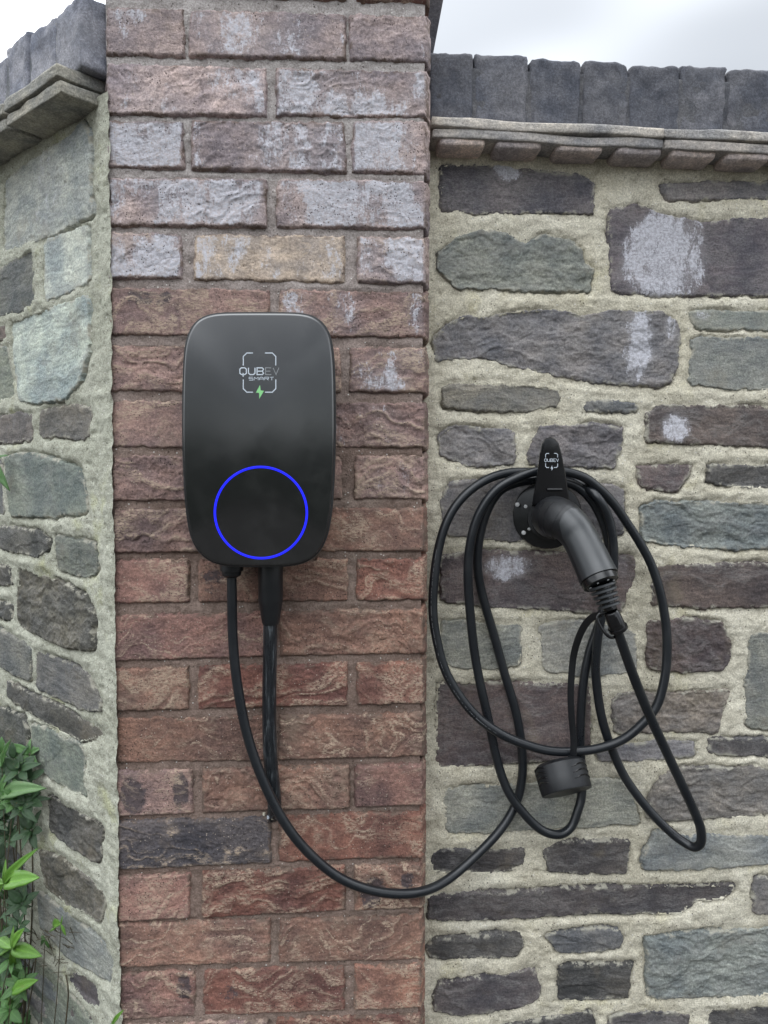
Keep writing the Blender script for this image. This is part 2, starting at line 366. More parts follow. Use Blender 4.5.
    def mortar(s, U, V, mat, w0, bulge, seed, name='mortar', dip=.004, clipf=None):
        U = np.array(U); V = np.array(V); GU, GV = np.meshgrid(U, V); D = np.full(GU.shape, -1.0)
        for poly, sd, wob, topw, cv, mv in s.polys:
            us = [p[0] for p in poly]; vs = [p[1] for p in poly]
            i0, i1 = np.searchsorted(U, [min(us)-.03, max(us)+.03]); j0, j1 = np.searchsorted(V, [min(vs)-.03, max(vs)+.03])
            if i1-i0 < 1 or j1-j0 < 1: continue
            gu, gv = GU[j0:j1, i0:i1], GV[j0:j1, i0:i1]
            d = sdf(gu, gv, poly)+fbm(gu*60, gv*60, sd, 3)*wob+fbm(gu*230, gv*230, sd+5, 3)*wob*.7+.001
            if topw: d = d-np.clip((gv-cv)/(mv-cv+1e-6), 0, 1)**3*np.abs(fbm(gu*90, gv*40, sd+9, 3))*topw
            D[j0:j1, i0:i1] = np.maximum(D[j0:j1, i0:i1], d)
        z = w0+fbm(GU*25, GV*35, seed, 5)*.0028+fbm(GU*150, GV*150, seed+3, 3)*.0013+fbm(GU*8, GV*8, seed+7, 2)*.002
        away = np.clip(-D/.012, 0, 1); z = z+bulge*away
        z = z+fbm(GU*7, GV*95, seed+17, 3)*.0011-np.clip(vn(GU*95, GV*95, seed+19)-.86, 0, 1)*.022
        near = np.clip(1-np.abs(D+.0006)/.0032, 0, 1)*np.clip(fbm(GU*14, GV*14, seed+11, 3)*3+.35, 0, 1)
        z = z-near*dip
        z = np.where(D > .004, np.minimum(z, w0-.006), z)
        if clipf is not None: z = clipf(GU, GV, z)
        nU, nV = len(U), len(V); jj, ii = np.meshgrid(np.arange(nV-1), np.arange(nU-1), indexing='ij'); a = (jj*nU+ii).ravel()
        # drop bed well underneath the pieces
        k = (D[:-1, :-1] > .014) & (D[1:, 1:] > .014) & (D[1:, :-1] > .014) & (D[:-1, 1:] > .014)
        a = a[~k.ravel()]
        Q = np.stack([a, a+1, a+nU+1, a+nU], 1)
        me = meshnp(name, np.stack([GU.ravel(), -z.ravel(), GV.ravel()], 1), Q, attrs={'near': near.ravel()})
        o = link(name, me, mat, s.root); return o
def core(name, root, mat, u0, u1, y0, y1, v0, v1):
    bm = bmesh.new(); bmesh.ops.create_cube(bm, size=1)
    for v in bm.verts: v.co = Vector((u0+(v.co.x+.5)*(u1-u0), y0+(v.co.y+.5)*(y1-y0), v0+(v.co.z+.5)*(v1-v0)))
    bmesh.ops.bevel(bm, geom=bm.edges[:], offset=.004, segments=2, affect='EDGES')
    me = bpy.data.meshes.new(name); bm.to_mesh(me); bm.free()
    return link(name, me, mat, root)
def rough_box(sx_, sy_, sz_, r, seed, cuts=9, amp=.0018, fr=45):
    bm = bmesh.new(); bmesh.ops.create_cube(bm, size=1)
    bmesh.ops.subdivide_edges(bm, edges=bm.edges[:], cuts=cuts, use_grid_fill=True)
    hx, hy, hz = sx_/2, sy_/2, sz_/2; off = Vector((seed*3.1, seed*1.7, seed*.9))
    for v in bm.verts:
        p = Vector((math.copysign(abs(v.co.x*2)**.8, v.co.x)*hx, math.copysign(abs(v.co.y*2)**.8, v.co.y)*hy, math.copysign(abs(v.co.z*2)**.8, v.co.z)*hz))
        q = Vector((max(-hx+r, min(hx-r, p.x)), max(-hy+r, min(hy-r, p.y)), max(-hz+r, min(hz-r, p.z)))); dd = p-q
        if dd.length > 1e-9: p = q+dd.normalized()*r
        n = (p-q).normalized() if (p-q).length > 1e-9 else Vector((0, 0, 1))
        p += n*(mnoise.fractal(p*fr+off, 1, 2, 4)*amp)+mnoise.noise_vector(p*12+off)*amp*1.2
        v.co = p
    me = bpy.data.meshes.new('rough_box'); bm.to_mesh(me); bm.free()
    me.polygons.foreach_set('use_smooth', [True]*len(me.polygons))
    for k in ('ridge', 'white', 'edge', 'burn'):
        a = me.attributes.new(k, 'FLOAT', 'POINT')
    a = me.attributes['ridge']; a.data.foreach_set('value', [.5]*len(me.vertices))
    return me
HB = -CAMH    # ground, in frame v
# ------------------------------------------------------------------ ground
g = meshpy('ground', [(-400, -400, 0), (400, -400, 0), (400, 400, 0), (-400, 400, 0)], [(0, 1, 2, 3)], False)
tag(link('ground', g, M['ground']), kind='structure')
# unseen greenery added behind the viewer to darken the reflection in the charger
V = []; Fc = []; nx, nz = 90, 14
for i in range(nx+1):
    for k in range(nz+1):
        x = -30+60*i/nx; z = 2.1*k/nz; y = -12+mnoise.noise(Vector((x*1.3, z*1.3, 0)))*.25+mnoise.noise(Vector((x*4, z*4, 3)))*.12
        V.append((x, y, z+(mnoise.noise(Vector((x*1.1, 0, 9)))*.35 if k == nz else 0)))
nf = len(V); V += [(x, y-1.4, z) for x, y, z in V]
for i in range(nx):
    for k in range(nz):
        a = i*(nz+1)+k; Fc += [(a, a+nz+1, a+nz+2, a+1), (nf+a, nf+a+1, nf+a+nz+2, nf+a+nz+1)]
    a = i*(nz+1)+nz; Fc.append((a, a+nz+1, nf+a+nz+1, nf+a))
hm = MB('added_hedge_leaf', .8); hv = hm.coord(False); added_hedge_m = hm.out(hm.mix(hm.noise(hv, 9, 6, .7), (.02, .026, .018), (.05, .06, .04)), hm.bump(hm.noise(hv, 14, 5), .1))
tag(link('added_hedge', meshpy('added_hedge', V, Fc), added_hedge_m), kind='stuff')
# ------------------------------------------------------------------ brick pillar
pil = empty('brick_pillar', (FP.O.x, FP.O.y, CAMH), FP.yaw)
tag(pil, 'tall pillar of weathered red handmade bricks carrying the black charger', 'pillar')
wb = WallBuild(FP, pil)
def xl(y): return 107.5+y/1024*14.0
def xr(y): return 426.5-y/1024*6.0
LT = [8, 65, 122, 178, 233, 288, 345, 400, 455, 508, 560, 615, 668, 718, 770, 820, 875, 922, 972, 1022]
LB = [55, 115, 168, 226, 278, 335, 391, 447, 500, 552, 602, 660, 710, 762, 815, 868, 920, 965, 1018, 1070]
RT = [18, 73, 122, 182, 238, 292, 348, 403, 455, 508, 558, 608, 660, 712, 763, 810, 862, 915, 962, 1012]
RB = [62, 118, 174, 229, 284, 337, 392, 447, 498, 550, 599, 652, 702, 755, 803, 855, 906, 958, 1005, 1060]
BR = {  # red-brown families by name
 'gry': (.37, .31, .315), 'mau': (.27, .19, .178), 'red': (.215, .112, .092), 'drk': (.115, .108, .12), 'org': (.28, .155, .12), 'pnk': (.25, .152, .136), 'brn': (.235, .145, .118), 'mrn': (.17, .085, .072), 'tan': (.43, .36, .30)}
lay = {0: [(None, 184), (190, 345), (350, None)], 1: [(None, 266), (277, None)], 2: [(None, 183), (193, 345), (353, None)], 3: [(None, 266), (277, None)],
 4: [(None, 182), (195, 344), (358, None)], 5: [(None, 269), (280, None)], 6: [(None, 186), (198, 340), (350, None)], 7: [(None, 268), (280, None)],
 8: [(None, 186), (198, 341), (355, None)], 9: [(None, 269), (281, None)], 10: [(None, 189), (200, 347), (357, None)], 11: [(None, 270), (280, None)],
 12: [(None, 189), (199, 347), (357, None)], 13: [(None, 270), (280, None)], 14: [(None, 193), (203, 348), (356, None)], 15: [(None, 270), (280, None)],
 16: [(None, 190), (203, 345), (355, None)], 17: [(None, 270), (280, None)], 18: [(None, 195), (204, 344), (355, None)], 19: [(None, 268), (278, None)]}
cols = ['gry gry gry', 'gry gry', 'gry gry gry', 'gry gry', 'gry tan gry', 'mau mau', 'mau mau mau', 'mau mau', 'mau mau mau', 'mau brn',  # grey top rows: lens-flare veil put into brick colours, besides real bloom
        'pnk brn red', 'pnk brn', 'brn mrn red', 'brn brn', 'mau brn pnk', 'drk red', 'pnk mrn brn', 'brn brn', 'pnk mrn org', 'mau red']
whit = [(.8, .55, .2), (.55, .9), (1, .6, .95), (.75, 1), (1, .45, 1), (.05, .55), (.1, .1, .75), (.05, .3), (0, 0, .2), (0, .1),
        (0, 0, 0), (0, 0), (0, 0, 0), (0, 0), (0, 0, 0), (0, 0), (0, 0, 0), (0, 0), (0, 0, 0), (0, 0)]
burns = {(14, 0): [(135, 795, 14, 22, 1), (182, 790, 9, 24, .9)], (16, 2): [(372, 890, 14, 18, .9), (408, 880, 9, 12, .7)], (18, 0): [(184, 985, 9, 16, .8)], (5, 0): [(150, 300, 30, 8, .6)], (10, 1): [(215, 580, 12, 18, .6)], (18, 1): [(230, 990, 12, 12, .5)]}
for r in range(20):
    cs = cols[r].split()
    for k, (a, b) in enumerate(lay[r]):
        ym = (LT[r]+RT[r])/2
        x0 = xl(ym) if a is None else a; x1 = xr(ym) if b is None else b
        f = lambda x, l, rr_: l+(rr_-l)*(x-110)/315
        quad = [(x0, f(x0, LB[r], RB[r])), (x1, f(x1, LB[r], RB[r])), (x1, f(x1, LT[r], RT[r])), (x0, f(x0, LT[r], RT[r]))]
        poly = [FP.uv(x, y) for x, y in quad]
        am = whit[r][k]
        c = BR[cs[k]]; jt = .88+.24*random.random(); c = tuple(min(1, q*jt) for q in c)
        wb.piece('brick', poly, 100+r*7+k, M['brick'], c, .0052+random.uniform(-.0012, .0014), .0034, .0016, .0017*random.choice((.45, .7, 1, 1.15, 1.3)), 'brick', depth=.1, sp=.0014, amt=am*.9, tilt=.04, topw=.006, burn=[(*FP.uv(x_, y_), a_/716, b_/716, s_) for x_, y_, a_, b_, s_ in burns.get((r, k), ())], streak={13: 1.35, 17: 1.5, 14: 1.2, 4: 1.3, 11: 1.1, 0: .5, 1: .5, 2: .5, 3: .5}.get(r, .9))
# plain courses below and above the frame
pu0, pu1 = FP.uv(115, 473)[0], FP.uv(424, 473)[0]
vb = FP.uv(384, 1064)[1]; vt = FP.uv(384, 10)[1]
def course(v1, v0, k):
    mid = (pu0+pu1)/2
    if k % 2: xs = [(pu0, mid-.005), (mid+.005, pu1)]
    else: xs = [(pu0, pu0+.1), (pu0+.112, pu1-.108), (pu1-.096, pu1)]
    for a, b in xs:
        c = BR[random.choice(['red', 'brn', 'mau', 'mrn', 'pnk'])]
        wb.piece('brick', [(a, v0), (b, v0), (b, v1), (a, v1)], random.randint(1000, 9000), M['brick'], c, .0085, .006, .001, .0017, 'brick', depth=.1, sp=.006, amt=(.5 if v0 > 0 else 0), tilt=.03)
k = 0; v = vb-.01
while v > HB+.02:
    course(v, max(v-.065, HB), k); v -= .075; k += 1
v = vt+.01
for k in range(3): course(v+.065, v, k); v += .075
ptop = v
fine = np.concatenate([np.arange(HB, -.86, .02), np.arange(-.86, .72, .0025), np.arange(.72, ptop, .02)])
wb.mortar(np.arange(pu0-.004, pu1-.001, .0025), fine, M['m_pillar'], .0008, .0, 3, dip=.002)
core('pillar_core', pil, M['m_pillar'], pu0+.004, pu1-.004, .012, .40, HB, ptop)
core('pillar_cap', pil, M['coping'], pu0-.05, pu1+.05, -.05, .45, ptop, ptop+.06)
# leaning slab fixed on the pillar's right flank
ps = [FP.uv(426, 72, -.10), FP.uv(432, 60, -.10), FP.uv(444, -4, -.10), FP.uv(448, -30, -.10), FP.uv(420, -30, -.10), FP.uv(420, 72, -.10)]
V = [(u, .10, v) for u, v in ps]+[(u, .30, v) for u, v in ps]; n = len(ps)
me = meshpy('slab', V, [tuple(range(n))[::-1], tuple(range(n, 2*n))]+[(i, (i+1) % n, n+(i+1) % n, n+i) for i in range(n)], False)
for kk in ('ridge', 'white', 'edge', 'burn'): me.attributes.new(kk, 'FLOAT', 'POINT')
o = link('flank_slab', me, M['coping'], pil); o.color = (.12, .12, .135, 1)
# ------------------------------------------------------------------ right rubble wall
rw = empty('stone_wall', (FR.O.x, FR.O.y, CAMH), FR.yaw)
tag(rw, 'rubble wall of grey, brown and green slate in cream mortar right of the brick pillar, behind the looped cable', 'wall')
wr = WallBuild(FR, rw)
ST = {'pal': (.40, .45, .43), 'pur': (.135, .124, .138), 'grn': (.25, .27, .25), 'gry': (.175, .176, .185), 'bro': (.118, .097, .099), 'drk': (.084, .081, .084), 'sla': (.25, .27, .26), 'olv': (.19, .188, .165), 'mix': (.19, .18, .166), 'blu': (.215, .238, .24)}  # 'pal' is pale green slate, lightened further by painted-in lens flare
E = 775
right = [
 ('pur', 's', [(441,165),(490,164),(537,171),(580,174),(595,183),(593,217),(537,213),(472,214),(440,209)], [(505,172,14,8,.8)]),
 ('grn', 'r', [(439,252),(455,239),(476,231),(504,231),(525,246),(540,234),(570,240),(583,250),(584,264),(595,268),(589,293),(549,292),(497,291),(455,289),(437,271)], []),
 ('pur', 's', [(609,209),(636,204),(660,213),(683,219),(710,223),(741,218),(E,217),(E,296),(700,296),(612,295),(608,250)], [(662,258,42,44,1.0)]),
 ('gry', 's', [(660,184),(700,182),(E,182),(E,198),(700,200),(668,200)], []),
 ('gry', 'r', [(432,337),(460,317),(490,316),(530,310),(560,310),(584,315),(602,312),(615,310),(660,311),(676,320),(680,336),(677,369),(670,383),(657,388),(600,384),(551,376),(514,368),(481,359),(436,361)], [(637,343,13,34,1.0),(670,328,7,14,.9)]),
 ('olv', 's', [(441,387),(450,384),(528,385),(558,390),(560,398),(556,407),(525,413),(474,412),(442,407)], []),
 ('gry', 's', [(582,408),(586,401),(600,400),(634,403),(638,408),(635,413),(600,412),(584,411)], []),
 ('gry', 'r', [(438,435),(455,425),(514,431),(516,465),(467,467),(439,454)], []),
 ('gry', 'r', [(527,454),(537,435),(540,426),(590,422),(624,427),(620,450),(614,468),(590,468),(545,466),(528,465)], []),
 ('grn', 's', [(687,311),(710,310),(E,311),(E,332),(697,329),(690,320)], [(700,315,9,5,.6)]),
 ('sla', 'f', [(692,337),(E,340),(E,390),(729,390),(688,385)], []),
 ('bro', 's', [(644,415),(657,405),(E,406),(E,449),(683,445),(643,443)], [(671,430,15,16,1.0)]),
 ('bro', 's', [(637,465),(692,465),(690,475),(676,492),(639,487)], []),
 ('drk', 's', [(707,464),(E,465),(E,490),(729,487),(706,482)], []),
 ('blu', 'r', [(640,508),(657,501),(E,503),(E,548),(729,550),(669,545),(643,541)], []),
 ('bro', 's', [(654,565),(694,563),(E,561),(E,607),(697,608),(650,605)], []),
 ('gry', 's', [(440,503),(450,480),(500,478),(530,480),(543,500),(545,541),(500,541),(445,535)], []),
 ('gry', 's', [(552,482),(590,483),(610,485),(624,490),(624,535),(600,538),(552,540)], []),
 ('bro', 's', [(440,556),(481,550),(560,552),(634,556),(636,570),(630,590),(622,612),(601,614),(544,610),(441,602)], [(505,566,22,13,1.0),(622,566,6,14,.5)]),
 ('grn', 's', [(442,622),(454,620),(522,626),(520,665),(496,669),(454,668),(441,655)], []),
 ('grn', 's', [(539,625),(560,620),(600,622),(634,632),(637,670),(592,677),(544,670)], []),
 ('bro', 'r', [(646,621),(683,617),(722,621),(730,642),(730,658),(722,671),(683,673),(647,667)], []),
 ('grn', 'f', [(752,632),(E,629),(E,735),(745,727),(746,680),(748,650)], []),
 ('bro', 's', [(436,684),(450,681),(587,683),(590,700),(590,740),(570,760),(500,764),(436,768)], []),
 ('mix', 'r', [(612,700),(620,692),(678,692),(692,690),(729,690),(724,709),(717,734),(683,732),(613,733)], []),
 ('gry', 's', [(594,752),(600,745),(660,740),(694,740),(694,755),(660,759),(600,762)], []),
 ('drk', 's', [(708,737),(E,739),(E,759),(707,754)], []),
 ('mix', 'r', [(652,790),(660,777),(671,768),(700,766),(E,766),(E,808),(720,818),(700,819),(645,819),(648,800)], []),
 ('grn', 's', [(444,788),(520,783),(560,780),(620,778),(630,790),(639,822),(600,826),(540,828),(480,833),(446,832)], []),
 ('drk', 's', [(432,856),(441,848),(524,847),(524,862),(511,871),(492,873),(432,872)], []),
 ('drk', 's', [(543,849),(556,841),(600,839),(629,840),(626,872),(590,873),(548,872)], []),
 ('blu', 's', [(653,831),(685,834),(E,835),(E,862),(709,868),(643,870),(641,858)], []),
 ('drk', 's', [(428,897),(468,891),(540,888),(600,886),(661,885),(734,884),(735,890),(723,900),(697,901),(683,913),(600,913),(515,918),(428,919)], []),
 ('mix', 's', [(754,876),(E,878),(E,914),(752,913),(752,890)], []),
 ('drk', 's', [(425,949),(437,938),(520,931),(524,945),(515,955),(468,958),(430,959)], []),
 ('gry', 's', [(545,935),(560,930),(600,926),(616,928),(624,936),(619,947),(600,951),(558,952)], []),
 ('drk', 's', [(432,997),(439,983),(468,978),(534,967),(540,987),(539,999),(515,1009),(463,1015),(434,1011)], []),
 ('drk', 's', [(558,963),(600,962),(634,962),(629,978),(628,998),(595,1000),(558,999)], []),
 ('blu', 'r', [(645,937),(695,930),(E,924),(E,992),(709,997),(647,998),(646,960)], []),
 ('drk', 's', [(709,1009),(E,1003),(E,1028),(709,1030)], []),
 ('drk', 's', [(609,1015),(645,1010),(689,1014),(689,1040),(609,1040)], []),
 ('drk', 's', [(498,1024),(560,1015),(592,1011),(597,1040),(498,1040)], []),
 ('gry', 's', [(436,1030),(485,1030),(482,1060),(436,1062)], [])]
LST = {'gry': (.15, .158, .155), 'drk': (.085, .086, .08), 'olv': (.12, .118, .098), 'grn': (.19, .215, .195), 'mix': (.19, .18, .165), 'bro': (.14, .12, .115), 'pur': (.10, .095, .105)}  # olive and dark left-wall tones; shade beside the shrub is partly painted in
def rub(wbl, fr, lst, seed0, mat, ext=None, sp=.0015):
    for i, (c, t, pts, wh) in enumerate(lst):
        e = random.uniform(15, 95) if ext else 0
        pts = [((p[0]+e if ext and p[0] >= E else p[0]), p[1]) for p in pts]
        poly = chaikin([fr.uv(*p) for p in pts][::-1], 1, .07)
        whs = []
        for (wx_, wy_, rx_, ry_, st) in wh:
            u, v = fr.uv(wx_, wy_); whs.append((u, v, rx_/768*1.16, ry_/768*1.16, st))
        b = (LST if fr is FL and c in LST else ST)[c]; j = .86+.28*random.random(); b = tuple(q*j*(1+.06*(random.random()-.5)) for q in b)
        kd = {'s': 'slate', 'r': 'rough', 'f': 'slate'}[t]; rl = {'s': .0013*random.uniform(.6, 1.3), 'r': .0021, 'f': .0006}[t]
        wbl.piece('stone', poly, seed0+i*5, mat, b, (.0026 if t != 'r' else .0036)+random.uniform(-.0008, .0018), .0022, .0030, rl, kd, depth=.12, sp=sp, white=whs, tilt=.05, topw=.003)
rub(wr, FR, right, 500, M['stone'], True)
# further courses outside the frame, right and below
ru = FR.uv(878, 473)[0]
def filler(wbl, u0, u1, v0, v1, seed):
    rnd = random.Random(seed); v = v0
    while v < v1-.03:
        hh = min(rnd.choice([.035, .055, .07, .085]), v1-v); u = u0+rnd.uniform(0, .05)
        while u < u1-.05:
            w = min(rnd.uniform(.08, .24), u1-u)
            p = [(u, v), (u+w, v+rnd.uniform(-.006, .006)), (u+w-rnd.uniform(0, .015), v+hh-.014), (u+w*.5, v+hh-.012), (u+rnd.uniform(0, .015), v+hh-.016)]
            b = ST[rnd.choice(['gry', 'drk', 'bro', 'grn', 'pur', 'blu'])]
            wbl.piece('stone', chaikin(p, 1, .2), rnd.randint(1000, 99999), M['stone'], b, .0045, .006, .0022, .0019, 'slate', depth=.12, sp=.006, tilt=.04)
            u += w+rnd.uniform(.012, .03)
        v += hh
ltop = FR.uv(600, 160)[1]
filler(wr, ru+.01, ru+.7, -.86, ltop-.03, 5)
filler(wr, .02, ru+.7, HB+.02, FR.uv(600, 1068)[1]-.01, 6)
gU = np.concatenate([np.arange(-.002, .56, .0025), np.arange(.56, ru+.75, .012)])
gV = np.concatenate([np.arange(HB, -.88, .012), np.arange(-.88, .50, .0025)])
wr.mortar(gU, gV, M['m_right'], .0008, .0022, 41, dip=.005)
core('wall_core', rw, M['m_right'], -.05, ru+.74, .014, .26, HB, .50)
# ledge of creasing tiles (slopes gently down to the right) + blue coping bricks
def seg_obj(root, fr, name, p0, p1, hgt, dep, wmid, seed, mat, col, r=.004, cuts=10, amp=.0015):
    """box from frame point p0 to p1 (u,v at its middle height)"""
    (u0, v0), (u1, v1) = p0, p1; Lg = math.hypot(u1-u0, v1-v0)
    o = link(name, rough_box(Lg, dep, hgt, r, seed, cuts, amp), mat, root, ((u0+u1)/2, -wmid, (v0+v1)/2))
    o.rotation_euler = (0, -math.atan2(v1-v0, u1-u0), 0); o.color = (*col, 1)
    return o
WL = .048
a0 = FR.uv(430, 116, WL); a1 = FR.uv(611, 127, WL); a2 = FR.uv(775, 132, WL)
b0 = FR.uv(430, 138, WL); b1 = FR.uv(611, 148, WL); b2 = FR.uv(775, 156, WL)
slp = ((a2[1]-a0[1])/(a2[0]-a0[0])+(b2[1]-b0[1])/(b2[0]-b0[0]))/2
lh = (a0[1]-b0[1])
u = a0[0]+.002; i = 0
while u < ru+.7:
    w = .33
    for lv, (dh, pr_, cc) in enumerate(((.30, .000, (.36, .35, .345)), (.30, .004, (.42, .41, .395)))):
        vm = b0[1]+lh*(.26+.48*lv)+(u-a0[0])*slp*1.0
        seg_obj(rw, FR, 'ledge_tile', (u+(.0 if lv else .002), vm), (u+w+.001, vm+w*slp), lh*.5, .25, WL+pr_-.125, 60+i*2+lv, M['stone'], cc, .004, 10, .0022)
    u += w; i += 1
# tile noses under the ledge
for i, cx in enumerate((460, 516, 576, 634, 688, 741, 800, 860)):
    yb = 149.5+(cx-430)*.052
    uu, vv = FR.uv(cx, yb, .022)
    me = rough_box(.068, .10, .017, .008, 200+i, 8, .0007); o = link('tile_nose', me, M['stone'], rw, (uu, .006, vv+.0065)); o.color = (.58, .51, .49, 1)
tops = [(431, 474, 50), (477, 529, 54), (532, 580, 57), (584, 628, 61), (630, 678, 64), (683, 728, 64), (731, 780, 67)]
WC = .030
def cop(root, fr, u0, u1, v0, v1, wf, seed, label=None):
    o = link('coping_brick', rough_box(u1-u0+.0028, .22, v1-v0, .0055, seed, 16, .0024, 60), M['coping'], root, ((u0+u1)/2, -wf+.11, (v0+v1)/2))
    j = (.92+.16*random.random())*(1 if fr is FR else 1.9); o.color = (.105*j, .112*j, .135*j, 1); o.rotation_euler = (R(random.uniform(-1, 1)), R(random.uniform(-.8, .8)), R(random.uniform(-1.5, 1.5)))  # left coping made paler: lens-flare veil put into its colour
    return o
for i, (x0, x1, yt) in enumerate(tops):
    u0, v1 = FR.uv(x0, yt, WC); u1, _ = FR.uv(x1, yt, WC); yb = 116+(x0-430)*.048+2
    _, v0 = FR.uv(x0, yb, WC)
    cop(rw, FR, u0, u1, v0-.006, v1, WC, 300+i)
uu = FR.uv(783, 67, WC)[0]; vv = FR.uv(783, 68, WC)[1]; i = 0
while uu < ru+.65:
    cop(rw, FR, uu, uu+.069, vv-.105-i*.004, vv-i*.004, WC, 330+i); uu += .074; i += 1
# mortar bed between coping bricks
seg_obj(rw, FR, 'coping_mortar', (a0[0], a0[1]+.037), (ru+.66, a0[1]+.037+(ru+.66-a0[0])*slp), .085, .19, WC-.0015-.095, 77, M['coping'], (.10, .105, .12), .004, 20, .001)
# ------------------------------------------------------------------ left rubble wall
lw = empty('stone_wall', (FL.O.x, FL.O.y, CAMH), FL.yaw)
tag(lw, 'angled rubble wall of green slate receding left of the brick pillar, shrub at its foot', 'wall')
wl = WallBuild(FL, lw)
left = [
 ('pal', 's', [(6,178),(34,160),(70,137),(85,122),(93,130),(94,200),(97,215),(88,219),(46,239),(3,254)], [(50,190,40,50,.35)]),
 ('pal', 's', [(-30,205),(1,182),(-1,254),(-30,268)], []),
 ('gry', 's', [(-20,280),(0,268),(33,247),(35,306),(0,318),(-20,325)], []),
 ('pal', 's', [(46,241),(90,225),(92,283),(46,303)], []),
 ('pal', 's', [(10,322),(50,308),(92,294),(92,355),(84,385),(65,401),(40,404),(21,402),(14,364)], []),
 ('grn', 's', [(-25,346),(9,345),(16,398),(0,402),(-25,405)], []),
 ('bro', 's', [(-12,328),(6,325),(8,339),(-12,342)], []),
 ('mix', 's', [(40,410),(70,404),(92,406),(95,413),(90,440),(40,437)], []),
 ('mix', 's', [(-20,418),(0,416),(21,412),(33,415),(33,441),(0,444),(-20,446)], []),
 ('grn', 's', [(8,457),(20,452),(40,453),(81,468),(88,495),(90,513),(53,518),(12,516)], []),
 ('gry', 's', [(-20,455),(3,462),(6,515),(-20,512)], []),
 ('drk', 's', [(-20,523),(0,525),(42,530),(52,540),(51,549),(39,557),(0,549),(-20,545)], []),
 ('grn', 's', [(56,534),(97,543),(99,573),(84,577),(58,570)], []),
 ('drk', 's', [(-20,563),(11,566),(14,584),(0,586),(-20,588)], []),
 ('olv', 'r', [(17,566),(53,578),(86,594),(97,614),(96,651),(65,647),(18,626)], []),
 ('drk', 's', [(-20,598),(12,603),(14,620),(-20,616)], []),
 ('gry', 's', [(-20,624),(0,627),(33,647),(33,682),(10,672),(-5,660)], []),
 ('gry', 's', [(37,651),(61,658),(91,672),(104,705),(102,712),(84,709),(37,688)], []),
 ('drk', 's', [(10,679),(39,695),(70,710),(98,728),(106,736),(81,742),(58,730),(10,698)], []),
 ('drk', 's', [(-20,700),(0,705),(26,714),(31,731),(30,759),(0,750),(-20,745)], []),
 ('grn', 's', [(34,721),(79,742),(85,752),(87,798),(61,784),(34,763)], []),
 ('drk', 'r', [(49,793),(105,825),(102,864),(71,847),(51,830)], []),
 ('olv', 'r', [(41,848),(62,856),(85,872),(105,892),(108,904),(102,922),(68,904),(46,885)], []),
 ('gry', 's', [(-20,838),(15,845),(26,866),(36,886),(32,900),(-20,870)], []),
 ('sla', 's', [(39,887),(71,914),(102,939),(115,958),(113,982),(102,977),(68,956),(42,925)], []),
 ('pur', 's', [(69,978),(80,971),(98,985),(102,1011),(86,1002)], []),
 ('grn', 's', [(20,940),(45,965),(67,986),(90,1014),(105,1040),(60,1050),(20,1000)], []),
 ('olv', 's', [(-20,900),(12,912),(14,990),(-20,960)], []),
 ('grn', 's', [(-20,765),(18,775),(26,800),(24,826),(-20,812)], [])]
for k_, (c, t, p, w_) in enumerate(left): pass
rub(wl, FL, left, 900, M['stone'])
fu = FL.uv(-26, 473)[0]
lv0 = FL.uv(100, 108)[1]
filler(wl, fu-.62, fu-.01, -.75, lv0-.04, 8)
filler(wl, fu-.62, -.03, HB+.02, -.80, 9)
gU = np.concatenate([np.arange(fu-.65, -.45, .012), np.arange(-.45, .0145, .0025)])
gV = np.concatenate([np.arange(HB, -.86, .012), np.arange(-.86, lv0+.01, .0025)])
hu, hv_ = FL.uv(104, 903)
def lclip(GU, GV, z):
    z = z+.0045*np.clip((GU+.03)/.02, 0, 1)
    return z-.014*np.clip(1.3-((GU-hu)/.005)**2-((GV-hv_)/.011)**2, 0, 1)
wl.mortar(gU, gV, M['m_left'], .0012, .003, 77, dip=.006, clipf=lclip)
core('wall_core', lw, M['m_left'], fu-.65, -.004, .014, .25, HB, lv0+.01)
WLL = .058; lv = lv0
u = -.018; i = 0
while u > fu-.6:
    for l2 in range(2):
        seg_obj(lw, FL, 'ledge_tile', (u-.162, lv+.008+.019*l2), (u, lv+.008+.019*l2), .018, .25, WLL+.004*l2-.125, 400+i*2+l2, M['stone'], (.32, .32, .29), .004, 10, .002)
    u -= .165; i += 1
u = -.004; i = 0
while u > fu-.58:
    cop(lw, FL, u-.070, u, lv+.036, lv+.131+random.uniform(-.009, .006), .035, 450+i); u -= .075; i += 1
seg_obj(lw, FL, 'coping_mortar', (fu-.6, lv+.078), (-.006, lv+.078), .085, .19, .033-.095, 78, M['coping'], (.2, .21, .22), .004, 20, .001)
